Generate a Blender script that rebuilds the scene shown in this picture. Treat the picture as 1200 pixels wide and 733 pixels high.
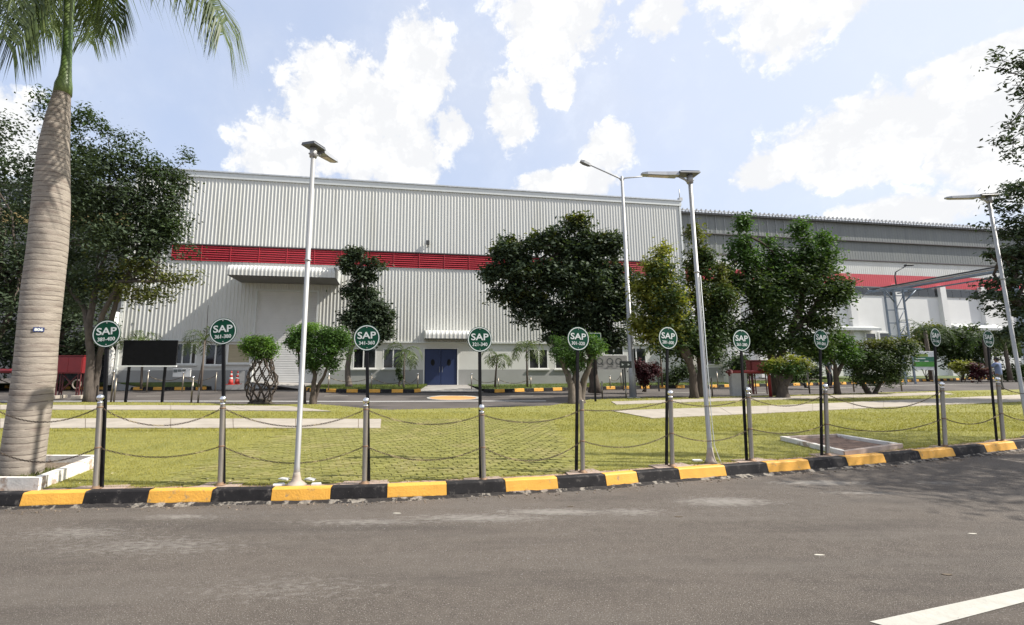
import bpy, math, random
import numpy as np
from mathutils import Vector, Matrix
random.seed(7)
RNG = np.random.default_rng(11)
R = math.radians
scene = bpy.context.scene
for o in list(bpy.data.objects):
    bpy.data.objects.remove(o)
COL = scene.collection

# ------------------------------------------------------------------ camera
FPX, PPX, PPY, PITCH, CAMZ = 533.0, 548.0, 347.0, math.atan(78 / 533.0), 1.5
cam_d = bpy.data.cameras.new('camera')
cam = bpy.data.objects.new('camera', cam_d)
COL.objects.link(cam)
cam_d.sensor_fit = 'HORIZONTAL'
cam_d.sensor_width = 36
cam_d.lens = FPX / 1200 * 36
cam_d.shift_x = (600 - PPX) / 1200
cam_d.shift_y = -(366.5 - PPY) / 1200
cam_d.clip_start = 0.05
cam_d.clip_end = 3000
cam.location = (0, 0, CAMZ)
cam.rotation_euler = (R(90) + PITCH, 0, 0)
scene.camera = cam

# ------------------------------------------------------------------ light
SUN = Vector((.725, -.065, .69)).normalized()
sun_d = bpy.data.lights.new('sun', 'SUN')
sun_d.energy = 3.7
sun_d.angle = R(.6)
sun_d.color = (1, .955, .88)
sun = bpy.data.objects.new('sun', sun_d)
COL.objects.link(sun)
sun.rotation_euler = SUN.to_track_quat('Z', 'Y').to_euler()
scene.view_settings.view_transform = 'Standard'
scene.view_settings.look = 'None'
scene.view_settings.exposure = 1.0
scene.view_settings.gamma = 1

# pixel of the photograph -> viewing ray / points in the place
CP, SP = math.cos(PITCH), math.sin(PITCH)
def ray(px, py):
    u, v = (px - PPX) / FPX, (PPY - py) / FPX
    return Vector((u, CP - v * SP, SP + v * CP))
def G(px, py, z=0.0):
    d = ray(px, py)
    t = (z - CAMZ) / d.z
    return Vector((d.x * t, d.y * t, z))
def P(px, py, Y):
    d = ray(px, py)
    t = Y / d.y
    return Vector((d.x * t, Y, CAMZ + d.z * t))
def ZAT(py, Y):
    return P(PPX, py, Y).z

# ------------------------------------------------------------------ world: sky with cumulus
world = bpy.data.worlds.new("World")
scene.world = world
world.use_nodes = True
nt = world.node_tree
nt.nodes.clear()
def wn(t, **k):
    n = nt.nodes.new(t)
    for a, b in k.items():
        setattr(n, a, b)
    return n
def wmath(op, a, b=None, c=None, clamp=False):
    n = wn('ShaderNodeMath', operation=op, use_clamp=clamp)
    for i, x in enumerate((a, b, c)):
        if x is None: continue
        if hasattr(x, 'default_value') and not isinstance(x, (int, float)):
            nt.links.new(x, n.inputs[i])
        else:
            n.inputs[i].default_value = x
    return n.outputs[0]
sky = wn('ShaderNodeTexSky', sky_type='NISHITA')
sky.sun_disc = False
sky.sun_elevation = math.asin(SUN.z)
sky.sun_rotation = math.atan2(SUN.x, SUN.y)
sky.air_density = 1.0
sky.dust_density = 1.2
sky.ozone_density = 1.0
geo = wn('ShaderNodeNewGeometry')
inc = wn('ShaderNodeVectorMath', operation='SCALE')
nt.links.new(geo.outputs['Incoming'], inc.inputs[0])
inc.inputs['Scale'].default_value = -1
D = inc.outputs[0]
nz = wn('ShaderNodeTexNoise')
nz.inputs['Scale'].default_value = 8.5
nz.inputs['Detail'].default_value = 10
nz.inputs['Roughness'].default_value = .66
nz.inputs['Distortion'].default_value = .25
nt.links.new(D, nz.inputs['Vector'])
nz2 = wn('ShaderNodeTexNoise')
nz2.inputs['Scale'].default_value = 28.0
nz2.inputs['Detail'].default_value = 6
nz2.inputs['Roughness'].default_value = .6
nt.links.new(D, nz2.inputs['Vector'])
def blob(px, py, rx, ry, k=1.0):
    c = ray(px, py).normalized()
    ax = Vector((c.y, -c.x, 0)).normalized()      # to the right along the sky
    up = ax.cross(c)
    r1, r2 = rx / 640, ry / 600
    sub = wn('ShaderNodeVectorMath', operation='SUBTRACT')
    nt.links.new(D, sub.inputs[0]); sub.inputs[1].default_value = c
    outs = []
    for v, r in ((ax, r1), (up, r2), (c, max(r1, r2) * 3)):
        dt = wn('ShaderNodeVectorMath', operation='DOT_PRODUCT')
        nt.links.new(sub.outputs[0], dt.inputs[0]); dt.inputs[1].default_value = v / r
        outs.append(wmath('POWER', wmath('ABSOLUTE', dt.outputs['Value']), 2.0))
    s = wmath('ADD', wmath('ADD', outs[0], outs[1]), outs[2])
    return wmath('MULTIPLY', wmath('MAXIMUM', wmath('SUBTRACT', 1.0, wmath('SQRT', s)), -1.0), k)
CLOUDS = [(420, 150, 105, 85), (490, 85, 48, 62), (385, 95, 40, 42), (330, 185, 58, 55), (470, 180, 70, 70), (530, 150, 30, 30),
          (655, 15, 75, 60), (635, 60, 42, 40), (600, 130, 38, 48), (655, 100, 25, 26),
          (715, 175, 36, 32), (680, 215, 60, 26), (640, 215, 40, 18), (775, 15, 34, 26),
          (920, 20, 46, 44), (970, 5, 85, 26), (1040, 150, 100, 42), (1120, 125, 75, 45), (1010, 185, 60, 30), (1180, 160, 60, 50),
          (895, 202, 36, 24), (1050, 255, 75, 24), (1090, 245, 40, 16), (1160, 60, 60, 10),
          (-120, 120, 120, 50), (1380, 120, 120, 70), (250, -140, 160, 60), (1100, -160, 190, 60), (600, -260, 150, 70)]
m = None
for c in CLOUDS:
    b = blob(*c)
    m = b if m is None else wmath('MAXIMUM', m, b)
vor = wn('ShaderNodeTexVoronoi'); vor.feature = 'SMOOTH_F1'; vor.inputs['Scale'].default_value = 15.0; vor.inputs['Smoothness'].default_value = .3
vor.inputs['Detail'].default_value = 3.0; vor.inputs['Roughness'].default_value = .55; vor.inputs['Lacunarity'].default_value = 2.3
wv_ = wn('ShaderNodeVectorMath', operation='MULTIPLY_ADD'); nt.links.new(nz2.outputs['Color'], wv_.inputs[0]); wv_.inputs[1].default_value = (.05, .05, .05); nt.links.new(D, wv_.inputs[2])
nt.links.new(wv_.outputs[0], vor.inputs['Vector'])
puff = wmath('SUBTRACT', .45, vor.outputs['Distance'])
nsum = wmath('ADD', wmath('ADD', wmath('MULTIPLY', wmath('SUBTRACT', nz.outputs['Fac'], .5), 2.3), wmath('MULTIPLY', wmath('SUBTRACT', nz2.outputs['Fac'], .5), .8)), wmath('MULTIPLY', puff, .75))
dens = wmath('ADD', wmath('MINIMUM', wmath('MULTIPLY', m, 1.5), .8), nsum)
# a general scatter of clouds over the rest of the sky
gen = wn('ShaderNodeTexNoise')
gen.inputs['Scale'].default_value = 2.6; gen.inputs['Detail'].default_value = 8; gen.inputs['Roughness'].default_value = .55
nt.links.new(D, gen.inputs['Vector'])
sep = wn('ShaderNodeSeparateXYZ'); nt.links.new(D, sep.inputs[0])
def mr(val, a, b, c=0, d=1, smooth=True):
    n = wn('ShaderNodeMapRange', interpolation_type='SMOOTHSTEP' if smooth else 'LINEAR')
    nt.links.new(val, n.inputs['Value'])
    for k, x in zip(('From Min', 'From Max', 'To Min', 'To Max'), (a, b, c, d)):
        n.inputs[k].default_value = x
    return n.outputs['Result']
mask = mr(dens, -.60, -.06)
behind = mr(sep.outputs['Y'], .3, -.1)
mask2 = wmath('MULTIPLY', mr(gen.outputs['Fac'], .56, .66), behind)
veil = wmath('MULTIPLY', mr(gen.outputs['Fac'], .35, .7), .30)
cloud = wmath('MAXIMUM', wmath('MAXIMUM', mask, mask2), veil)
shade = mr(wmath('ADD', wmath('ADD', nz.outputs['Fac'], wmath('MULTIPLY', nz2.outputs['Fac'], .5)), wmath('MULTIPLY', puff, .6)), .25, .75, 0.0, 1.0)
ccol = wn('ShaderNodeMix', data_type='RGBA', blend_type='MIX')
nt.links.new(shade, ccol.inputs['Factor'])
ccol.inputs['A'].default_value = (4.15, 4.2, 4.3, 1)
ccol.inputs['B'].default_value = (5.2, 5.2, 5.15, 1)
# milky humid air: soften the clear blue
skyc = wn('ShaderNodeMix', data_type='RGBA')
skyc.inputs['Factor'].default_value = .8
nt.links.new(sky.outputs[0], skyc.inputs['A'])
skyc.inputs['B'].default_value = (2.75, 3.2, 4.2, 1)
sdot = wn('ShaderNodeVectorMath', operation='DOT_PRODUCT'); nt.links.new(D, sdot.inputs[0]); sdot.inputs[1].default_value = SUN
glow = wn('ShaderNodeMix', data_type='RGBA')
nt.links.new(mr(sdot.outputs['Value'], .0, 1.0, 0, .62), glow.inputs['Factor'])
nt.links.new(skyc.outputs['Result'], glow.inputs['A']); glow.inputs['B'].default_value = (4.3, 4.5, 5.0, 1)
mix = wn('ShaderNodeMix', data_type='RGBA')
nt.links.new(cloud, mix.inputs['Factor'])
nt.links.new(glow.outputs['Result'], mix.inputs['A'])
nt.links.new(ccol.outputs['Result'], mix.inputs['B'])
bg = wn('ShaderNodeBackground')
bg.inputs['Strength'].default_value = .112
nt.links.new(mix.outputs['Result'], bg.inputs['Color'])
wo = wn('ShaderNodeOutputWorld')
nt.links.new(bg.outputs[0], wo.inputs['Surface'])

# ------------------------------------------------------------------ materials
MATS = {}
def M(name, col, rough=.7, metal=0.0, var=.18, scale=6.0, bump=0.0, bscale=40.0, col2=None, c2=(.45, .65), s2=2.0,
      spec=.5, island=0.0, stretch=(1, 1, 1), speck=None, speck2=None):
    if name in MATS: return MATS[name]
    m = bpy.data.materials.new(name); m.use_nodes = True
    t = m.node_tree; N = t.nodes; L = t.links
    bs = N['Principled BSDF']
    bs.inputs['Roughness'].default_value = rough
    bs.inputs['Metallic'].default_value = metal
    bs.inputs['Specular IOR Level'].default_value = spec
    tc = N.new('ShaderNodeTexCoord')
    mp = N.new('ShaderNodeMapping'); mp.inputs['Scale'].default_value = stretch
    L.new(tc.outputs['Object'], mp.inputs['Vector'])
    def noise(s, d=5):
        n = N.new('ShaderNodeTexNoise'); n.inputs['Scale'].default_value = s; n.inputs['Detail'].default_value = d
        n.inputs['Roughness'].default_value = .6
        L.new(mp.outputs[0], n.inputs['Vector']); return n.outputs['Fac']
    def mix(f, a, b):
        x = N.new('ShaderNodeMix'); x.data_type = 'RGBA'
        L.new(f, x.inputs['Factor'])
        for k, v in (('A', a), ('B', b)):
            if isinstance(v, tuple): x.inputs[k].default_value = (*v[:3], 1)
            else: L.new(v, x.inputs[k])
        return x.outputs['Result']
    def rng(f, a, b):
        x = N.new('ShaderNodeMapRange'); L.new(f, x.inputs['Value'])
        x.inputs['From Min'].default_value = a; x.inputs['From Max'].default_value = b
        return x.outputs['Result']
    lo = tuple(c * (1 - var) for c in col); hi = tuple(min(1, c * (1 + var)) for c in col)
    c = mix(rng(noise(scale), .3, .7), lo, hi)
    if col2:
        c = mix(rng(noise(s2, 7), *c2), c, tuple(col2))
    if speck:
        c = mix(rng(noise(speck[1], 2), speck[2], speck[2] + .08), c, tuple(speck[0]))
    if speck2:
        c = mix(rng(noise(speck2[1], 3), speck2[2], speck2[2] + .08), c, tuple(speck2[0]))
    if island:
        g = N.new('ShaderNodeNewGeometry')
        h = N.new('ShaderNodeHueSaturation')
        r = N.new('ShaderNodeMapRange'); L.new(g.outputs['Random Per Island'], r.inputs['Value'])
        r.inputs['To Min'].default_value = 1 - island; r.inputs['To Max'].default_value = 1 + island
        L.new(r.outputs['Result'], h.inputs['Value']); L.new(c, h.inputs['Color'])
        c = h.outputs['Color']
    L.new(c, bs.inputs['Base Color'])
    if bump:
        b = N.new('ShaderNodeBump'); b.inputs['Strength'].default_value = bump; b.inputs['Distance'].default_value = .02
        L.new(noise(bscale, 8), b.inputs['Height']); L.new(b.outputs[0], bs.inputs['Normal'])
    MATS[name] = m
    return m
def LEAF(name, a, b, trans=.30, rough=.6, nv=(.7, 1.35)):
    if name in MATS: return MATS[name]
    m = bpy.data.materials.new(name); m.use_nodes = True
    t = m.node_tree; N = t.nodes; L = t.links
    bs = N['Principled BSDF']; out = N['Material Output']
    bs.inputs['Roughness'].default_value = rough
    bs.inputs['Specular IOR Level'].default_value = .22
    g = N.new('ShaderNodeNewGeometry')
    x = N.new('ShaderNodeMix'); x.data_type = 'RGBA'
    L.new(g.outputs['Random Per Island'], x.inputs['Factor'])
    x.inputs['A'].default_value = (*a, 1); x.inputs['B'].default_value = (*b, 1)
    tc = N.new('ShaderNodeTexCoord')
    n = N.new('ShaderNodeTexNoise'); n.inputs['Scale'].default_value = 1.3; n.inputs['Detail'].default_value = 3
    L.new(tc.outputs['Object'], n.inputs['Vector'])
    r = N.new('ShaderNodeMapRange'); L.new(n.outputs['Fac'], r.inputs['Value'])
    r.inputs['From Min'].default_value = .35; r.inputs['From Max'].default_value = .65
    r.inputs['To Min'].default_value = nv[0]; r.inputs['To Max'].default_value = nv[1]
    h = N.new('ShaderNodeHueSaturation'); L.new(x.outputs['Result'], h.inputs['Color']); L.new(r.outputs['Result'], h.inputs['Value'])
    L.new(h.outputs[0], bs.inputs['Base Color'])
    tr = N.new('ShaderNodeBsdfTranslucent')
    br = N.new('ShaderNodeMix'); br.data_type = 'RGBA'; br.blend_type = 'MULTIPLY'; br.inputs['Factor'].default_value = 1
    L.new(h.outputs[0], br.inputs['A']); br.inputs['B'].default_value = (1.5, 1.6, .7, 1)
    L.new(br.outputs['Result'], tr.inputs['Color'])
    ms = N.new('ShaderNodeMixShader'); ms.inputs[0].default_value = trans
    L.new(bs.outputs[0], ms.inputs[1]); L.new(tr.outputs[0], ms.inputs[2]); L.new(ms.outputs[0], out.inputs['Surface'])
    MATS[name] = m
    return m

# ------------------------------------------------------------------ mesh helpers
ORG = {}
def tag(o, label=None, cat=None, group=None, kind=None):
    if label: o['label'] = label
    if cat: o['category'] = cat
    if group: o['group'] = group
    if kind: o['kind'] = kind
    return o
def thing(name, label, cat, loc=(0, 0, 0), rz=0.0, group=None):
    o = bpy.data.objects.new(name, None)
    o.empty_display_size = .2
    COL.objects.link(o)
    o.location = loc; o.rotation_euler = (0, 0, rz)
    ORG[o] = Vector(loc)
    return tag(o, label, cat, group)
def copy_tree(o, parent=None):
    c = o.copy(); COL.objects.link(c); c.parent = parent
    ORG[c] = ORG.get(o, Vector())
    for ch in list(o.children):
        copy_tree(ch, c)
    return c
def link_mesh(name, me, parent=None, loc=None):
    o = bpy.data.objects.new(name, me)
    COL.objects.link(o)
    if parent is not None:
        o.parent = parent
        ORG[o] = ORG.get(parent, Vector())
    if loc is not None: o.location = loc
    return o
class MB:
    def __init__(s): s.v = []; s.f = []; s.mi = []; s.sm = []; s.k = 0; s.s = False
    def add(s, vs, fs):
        b = len(s.v); s.v.extend(tuple(v) for v in vs)
        for f in fs:
            s.f.append(tuple(b + i for i in f)); s.mi.append(s.k); s.sm.append(s.s)
        return s
    def box(s, x0, x1, y0, y1, z0, z1, rz=0, piv=None, bev=0):
        vs = [(x, y, z) for z in (z0, z1) for x, y in ((x0, y0), (x1, y0), (x1, y1), (x0, y1))]
        if bev:
            b = min(bev, (x1 - x0) / 3, (y1 - y0) / 3, (z1 - z0) / 3)
            rings = []
            for z, i in ((z0, b), (z0 + b, 0), (z1 - b, 0), (z1, b)):
                rings += [(x0 + i, y0 + b + i * .3, z), (x0 + b + i * .3, y0 + i, z), (x1 - b - i * .3, y0 + i, z), (x1 - i, y0 + b + i * .3, z),
                          (x1 - i, y1 - b - i * .3, z), (x1 - b - i * .3, y1 - i, z), (x0 + b + i * .3, y1 - i, z), (x0 + i, y1 - b - i * .3, z)]
            vs = rings
            fs = [tuple(range(7, -1, -1)), tuple(range(24, 32))]
            for r in range(3):
                for i in range(8):
                    j = (i + 1) % 8
                    fs.append((r * 8 + i, r * 8 + j, r * 8 + 8 + j, r * 8 + 8 + i))
        else:
            fs = [(3, 2, 1, 0), (4, 5, 6, 7), (0, 1, 5, 4), (1, 2, 6, 5), (2, 3, 7, 6), (3, 0, 4, 7)]
        if rz:
            c, sn = math.cos(rz), math.sin(rz); px, py = piv or (0, 0)
            vs = [(px + (x - px) * c - (y - py) * sn, py + (x - px) * sn + (y - py) * c, z) for x, y, z in vs]
        return s.add(vs, fs)
    def tube(s, pts, rad, n=8, cap=True, flat=1.0):
        pts = [Vector(p) for p in pts]
        if not isinstance(rad, (list, tuple)): rad = [rad] * len(pts)
        base = None; rings = []
        for i, p in enumerate(pts):
            d = (pts[min(i + 1, len(pts) - 1)] - pts[max(i - 1, 0)])
            if d.length < 1e-9: d = Vector((0, 0, 1))
            d.normalize()
            if base is None:
                base = d.orthogonal().normalized() if abs(d.z) < .95 else Vector((1, 0, 0))
            a = (base - d * base.dot(d)).normalized(); b = d.cross(a); base = a
            for k in range(n):
                t = 2 * math.pi * k / n
                rings.append(p + (a * math.cos(t) + b * math.sin(t) * flat) * rad[i])
        fs = []
        for i in range(len(pts) - 1):
            for k in range(n):
                j = (k + 1) % n
                fs.append((i * n + k, i * n + j, (i + 1) * n + j, (i + 1) * n + k))
        if cap:
            fs.append(tuple(range(n - 1, -1, -1))); fs.append(tuple((len(pts) - 1) * n + k for k in range(n)))
        sm = s.s; s.s = True; s.add(rings, fs); s.s = sm
        return s
    def lathe(s, prof, c=(0, 0, 0), n=16):
        vs = []; fs = []
        for r, z in prof:
            for k in range(n):
                t = 2 * math.pi * k / n
                vs.append((c[0] + r * math.cos(t), c[1] + r * math.sin(t), c[2] + z))
        for i in range(len(prof) - 1):
            for k in range(n):
                j = (k + 1) % n
                fs.append((i * n + k, i * n + j, (i + 1) * n + j, (i + 1) * n + k))
        fs.append(tuple(range(n - 1, -1, -1))); fs.append(tuple((len(prof) - 1) * n + k for k in range(n)))
        sm = s.s; s.s = True; s.add(vs, fs); s.s = sm
        return s
    def sphere(s, c, r, n=10, m=7, sc=(1, 1, 1)):
        pr = []
        vs = [(c[0], c[1], c[2] - r * sc[2])]
        for i in range(1, m):
            a = -math.pi / 2 + math.pi * i / m
            for k in range(n):
                t = 2 * math.pi * k / n
                vs.append((c[0] + r * sc[0] * math.cos(a) * math.cos(t), c[1] + r * sc[1] * math.cos(a) * math.sin(t), c[2] + r * sc[2] * math.sin(a)))
        vs.append((c[0], c[1], c[2] + r * sc[2]))
        fs = []
        for k in range(n):
            j = (k + 1) % n
            fs.append((0, 1 + j, 1 + k))
            for i in range(m - 2):
                fs.append((1 + i * n + k, 1 + i * n + j, 1 + (i + 1) * n + j, 1 + (i + 1) * n + k))
            fs.append((1 + (m - 2) * n + k, 1 + (m - 2) * n + j, len(vs) - 1))
        sm = s.s; s.s = True; s.add(vs, fs); s.s = sm
        return s
    def poly(s, pts, z0=None, z1=None):
        """flat polygon, or a prism of it when z0/z1 are given"""
        n = len(pts)
        if z0 is None:
            return s.add(pts, [tuple(range(n))])
        vs = [(p[0], p[1], z0) for p in pts] + [(p[0], p[1], z1) for p in pts]
        fs = [tuple(range(n - 1, -1, -1)), tuple(range(n, 2 * n))] + [(i, (i + 1) % n, n + (i + 1) % n, n + i) for i in range(n)]
        return s.add(vs, fs)
    def build(s, name, mats, parent=None, world=False):
        me = bpy.data.meshes.new(name)
        off = ORG.get(parent, Vector()) if (world and parent is not None) else Vector()
        me.from_pydata([(x - off.x, y - off.y, z - off.z) for x, y, z in s.v], [], s.f)
        for m_ in (mats if isinstance(mats, (list, tuple)) else [mats]): me.materials.append(m_)
        me.polygons.foreach_set('material_index', s.mi)
        me.polygons.foreach_set('use_smooth', s.sm)
        me.update()
        return link_mesh(name, me, parent)
def np_mesh(name, V, F, mat, parent=None, smooth=False):
    """V (n,3) world coordinates, F (m,k)"""
    me = bpy.data.meshes.new(name)
    V = np.asarray(V, dtype=np.float32)
    if parent is not None:
        V = V - np.array(ORG.get(parent, Vector()), dtype=np.float32)
    F = np.asarray(F, dtype=np.int32); k = F.shape[1]
    me.vertices.add(len(V)); me.vertices.foreach_set('co', V.ravel())
    me.loops.add(F.size); me.loops.foreach_set('vertex_index', F.ravel())
    me.polygons.add(len(F)); me.polygons.foreach_set('loop_start', np.arange(0, F.size, k, dtype=np.int32))
    try: me.polygons.foreach_set('loop_total', np.full(len(F), k, dtype=np.int32))
    except Exception: pass
    me.polygons.foreach_set('use_smooth', np.full(len(F), smooth))
    me.update(calc_edges=True)
    me.materials.append(mat)
    return link_mesh(name, me, parent)
def text_mesh(s, size, ext=.001, off=0.0, xs=1.0):
    cu = bpy.data.curves.new('lettering', 'FONT')
    cu.body = s; cu.size = size; cu.extrude = ext; cu.offset = off; cu.resolution_u = 3
    cu.align_x = 'CENTER'; cu.align_y = 'CENTER'
    t = bpy.data.objects.new('lettering', cu); COL.objects.link(t)
    dg = bpy.context.evaluated_depsgraph_get(); dg.update()
    me = bpy.data.meshes.new_from_object(t.evaluated_get(dg))
    bpy.data.objects.remove(t); bpy.data.curves.remove(cu)
    xsv = [v.co.x for v in me.vertices]; cx = (min(xsv) + max(xsv)) / 2
    ysv = [v.co.y for v in me.vertices]; cy = (min(ysv) + max(ysv)) / 2
    for v in me.vertices:                       # stand it up: reads towards -Y
        x, y, z = v.co
        v.co = ((x - cx) * xs, -z, y - cy)
    return me
def lettering(s, size, mat, parent, loc, ext=.001, off=0.0, xs=1.0, name='lettering', width=None):
    me = text_mesh(s, size, ext, off, xs)
    if width:
        w = max(v.co.x for v in me.vertices) * 2
        for v in me.vertices: v.co.x *= width / w
    me.materials.clear(); me.materials.append(mat)
    return link_mesh(name, me, parent, loc)
ORD = ['first', 'second', 'third', 'fourth', 'fifth', 'sixth', 'seventh', 'eighth', 'ninth', 'tenth', 'eleventh', 'twelfth',
       'thirteenth', 'fourteenth', 'fifteenth', 'sixteenth']

# ------------------------------------------------------------------ palette
asphalt = M('asphalt', (.142, .119, .098), .9, var=.18, scale=.35, bump=1.0, bscale=190, col2=(.175, .148, .122), c2=(.40, .75), s2=9,
            speck=((.40, .36, .31), 105, .585), speck2=((.05, .042, .036), 85, .60), spec=.3)
asphalt2 = M('asphalt_far', (.108, .094, .084), .9, var=.2, scale=.5, bump=.3, bscale=60, col2=(.068, .060, .056), c2=(.48, .62), s2=.35, spec=.3)
dust_m = M('pale_dust', (.26, .245, .225), .95, var=.2, scale=14, bump=.4, bscale=120)
mortar = M('broken_mortar', (.25, .22, .18), .95, var=.45, scale=22, bump=.8, bscale=60, col2=(.03, .025, .022), c2=(.44, .49), s2=7)
soil = M('dry_soil', (.33, .235, .165), .95, var=.3, scale=14, bump=.7, bscale=70)
padm = M('pinkish_concrete', (.36, .27, .21), .95, var=.2, scale=15, bump=.5, bscale=60)
yel = M('yellow_paint', (.78, .39, .055), .6, var=.10, scale=5, bump=.3, bscale=50, col2=(.42, .27, .11), c2=(.60, .70), s2=11, speck=((.22, .17, .12), 60, .70))
blk = M('black_paint', (.020, .018, .018), .7, spec=.2, var=.3, scale=9, bump=.15, bscale=60, col2=(.13, .115, .10), c2=(.58, .72), s2=9, speck=((.25, .22, .19), 60, .70))
conc = M('pale_concrete', (.37, .325, .265), .9, var=.12, scale=2.2, bump=.3, bscale=60, col2=(.28, .24, .19), c2=(.5, .75), s2=1.5, island=.05)
white = M('white_paint', (.78, .77, .73), .6, var=.05, scale=3, bump=.06)
whitel = M('white_road_paint', (.42, .40, .345), .75, var=.1, scale=12, bump=.2, col2=(.35, .33, .3), c2=(.6, .75), s2=14)
lawnm = M('lawn_soil', (.235, .222, .05), .95, var=.2, scale=7, bump=.8, bscale=90, col2=(.18, .18, .04), c2=(.5, .65), s2=1.2)
steel = M('weathered_steel', (.27, .235, .19), .36, .7, var=.3, scale=10, stretch=(1, 1, .15), bump=.05)
galv = M('galvanised_steel', (.40, .395, .38), .55, .5, var=.1, scale=4, stretch=(1, 1, .2))
chrome = M('polished_steel', (.80, .79, .77), .14, 1.0, var=.05)
blackm = M('black_powder_coat', (.010, .010, .011), .6, var=.1, spec=.15)
chainm = M('rusted_chain_steel', (.09, .065, .045), .6, .5, var=.5, scale=30, col2=(.45, .36, .20), c2=(.56, .62), s2=5)
signg = M('sign_green', (.004, .052, .027), .6, var=.08, scale=5, spec=.15)
signw = M('sign_white', (.62, .64, .60), .45, var=.03)
clad = M('ribbed_cladding', (.595, .59, .55), .5, .1, var=.04, scale=.9, col2=(.53, .52, .465), c2=(.5, .75), s2=1.3, stretch=(1, 1, .12))
trim = M('cladding_trim', (.62, .63, .60), .45, .2, var=.05)
redm = M('red_louvre', (.43, .035, .05), .5, var=.12, scale=2)
masonry = M('cream_wall', (.64, .63, .585), .85, var=.05, scale=1.0, bump=.05, col2=(.52, .51, .46), c2=(.6, .8), s2=.9)
dado = M('grey_dado', (.33, .325, .31), .85, var=.06, scale=1.2, bump=.05)
shutm = M('shutter_grey', (.62, .61, .58), .6, .0, var=.05, scale=1.5)
glassm = M('dark_glass', (.012, .014, .016), .08, var=.2, spec=.8)
blindm = M('beige_blind', (.42, .36, .24), .8, var=.1, scale=3, stretch=(.3, 1, 8))
doorb = M('blue_door_paint', (.010, .024, .085), .55, var=.07, scale=2)
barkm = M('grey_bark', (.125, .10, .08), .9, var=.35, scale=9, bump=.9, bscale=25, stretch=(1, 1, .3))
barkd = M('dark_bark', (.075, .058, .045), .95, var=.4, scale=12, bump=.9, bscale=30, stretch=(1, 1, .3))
firered = M('fire_red', (.19, .012, .015), .45, var=.12, scale=4)
darkint = M('dark_interior', (.02, .02, .02), .9)
greyclad = M('grey_sheet', (.17, .18, .175), .6, .1, var=.10, scale=.8, stretch=(3, 3, .2), col2=(.19, .20, .185), c2=(.45, .7), s2=.7)
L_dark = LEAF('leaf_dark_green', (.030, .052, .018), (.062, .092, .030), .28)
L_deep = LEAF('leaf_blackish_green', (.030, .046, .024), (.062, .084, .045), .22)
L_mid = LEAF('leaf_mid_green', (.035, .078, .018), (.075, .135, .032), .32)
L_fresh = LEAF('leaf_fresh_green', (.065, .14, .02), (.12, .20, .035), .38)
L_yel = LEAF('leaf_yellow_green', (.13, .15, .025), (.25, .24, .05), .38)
L_olive = LEAF('leaf_olive', (.065, .085, .022), (.14, .14, .04), .30)
L_maroon = LEAF('leaf_maroon', (.035, .010, .014), (.085, .018, .024), .2)
L_palm = LEAF('leaf_palm', (.06, .09, .03), (.13, .16, .06), .3, .4)
L_grass = LEAF('leaf_grass', (.225, .207, .04), (.355, .320, .08), .25, .7, (.9, 1.1))

# wear on the near road: long streaks along the way of travel and pale cement stains with their own outlines
def road_wear(m, stains):
    t = m.node_tree; N = t.nodes; L = t.links; bs = N['Principled BSDF']
    src = bs.inputs['Base Color'].links[0].from_socket
    tc = N.new('ShaderNodeTexCoord')
    def n_(scale, stretch, rot, d=6):
        mp = N.new('ShaderNodeMapping'); mp.inputs['Scale'].default_value = stretch; mp.inputs['Rotation'].default_value = (0, 0, rot)
        L.new(tc.outputs['Object'], mp.inputs['Vector'])
        n = N.new('ShaderNodeTexNoise'); n.inputs['Scale'].default_value = scale; n.inputs['Detail'].default_value = d; n.inputs['Roughness'].default_value = .65
        L.new(mp.outputs[0], n.inputs['Vector']); return n.outputs['Fac']
    def mth(op, a, b=0.0, c=None):
        x = N.new('ShaderNodeMath'); x.operation = op
        for i, v in enumerate((a, b, c)):
            if v is None: continue
            if isinstance(v, (int, float)): x.inputs[i].default_value = v
            else: L.new(v, x.inputs[i])
        return x.outputs[0]
    def rg_(v, a, b, lo=0.0, hi=1.0):
        x = N.new('ShaderNodeMapRange'); L.new(v, x.inputs['Value'])
        for k, q in zip(('From Min', 'From Max', 'To Min', 'To Max'), (a, b, lo, hi)): x.inputs[k].default_value = q
        return x.outputs['Result']
    def mixc(f, a, col):
        x = N.new('ShaderNodeMix'); x.data_type = 'RGBA'; L.new(f, x.inputs['Factor']); L.new(a, x.inputs['A']); x.inputs['B'].default_value = (*col, 1); return x.outputs['Result']
    c = mixc(rg_(n_(1.1, (.22, 2.2, 1), R(-8)), .48, .70, 0, .55), src, (.21, .185, .158))
    c = mixc(rg_(n_(.8, (.3, 1.6, 1), R(-12)), .50, .68, 0, .55), c, (.075, .064, .056))
    fine = n_(16, (.7, 1.6, 1), R(-10), 8)
    acc = None
    for (px, py, rx, ry, k) in stains:
        g = G(px, py); sub = N.new('ShaderNodeVectorMath'); sub.operation = 'SUBTRACT'; L.new(tc.outputs['Object'], sub.inputs[0]); sub.inputs[1].default_value = g
        mu = N.new('ShaderNodeVectorMath'); mu.operation = 'MULTIPLY'; L.new(sub.outputs[0], mu.inputs[0]); mu.inputs[1].default_value = (1 / rx, 1 / ry, 0)
        ln = N.new('ShaderNodeVectorMath'); ln.operation = 'LENGTH'; L.new(mu.outputs[0], ln.inputs[0])
        v = rg_(ln.outputs['Value'], 1.0, .1, 0, k); acc = v if acc is None else mth('MAXIMUM', acc, v)
    f = rg_(mth('ADD', mth('MULTIPLY', acc, .55), fine), .62, .92, 0, .8)
    c = mixc(f, c, (.36, .33, .29))
    L.new(c, bs.inputs['Base Color'])
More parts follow.
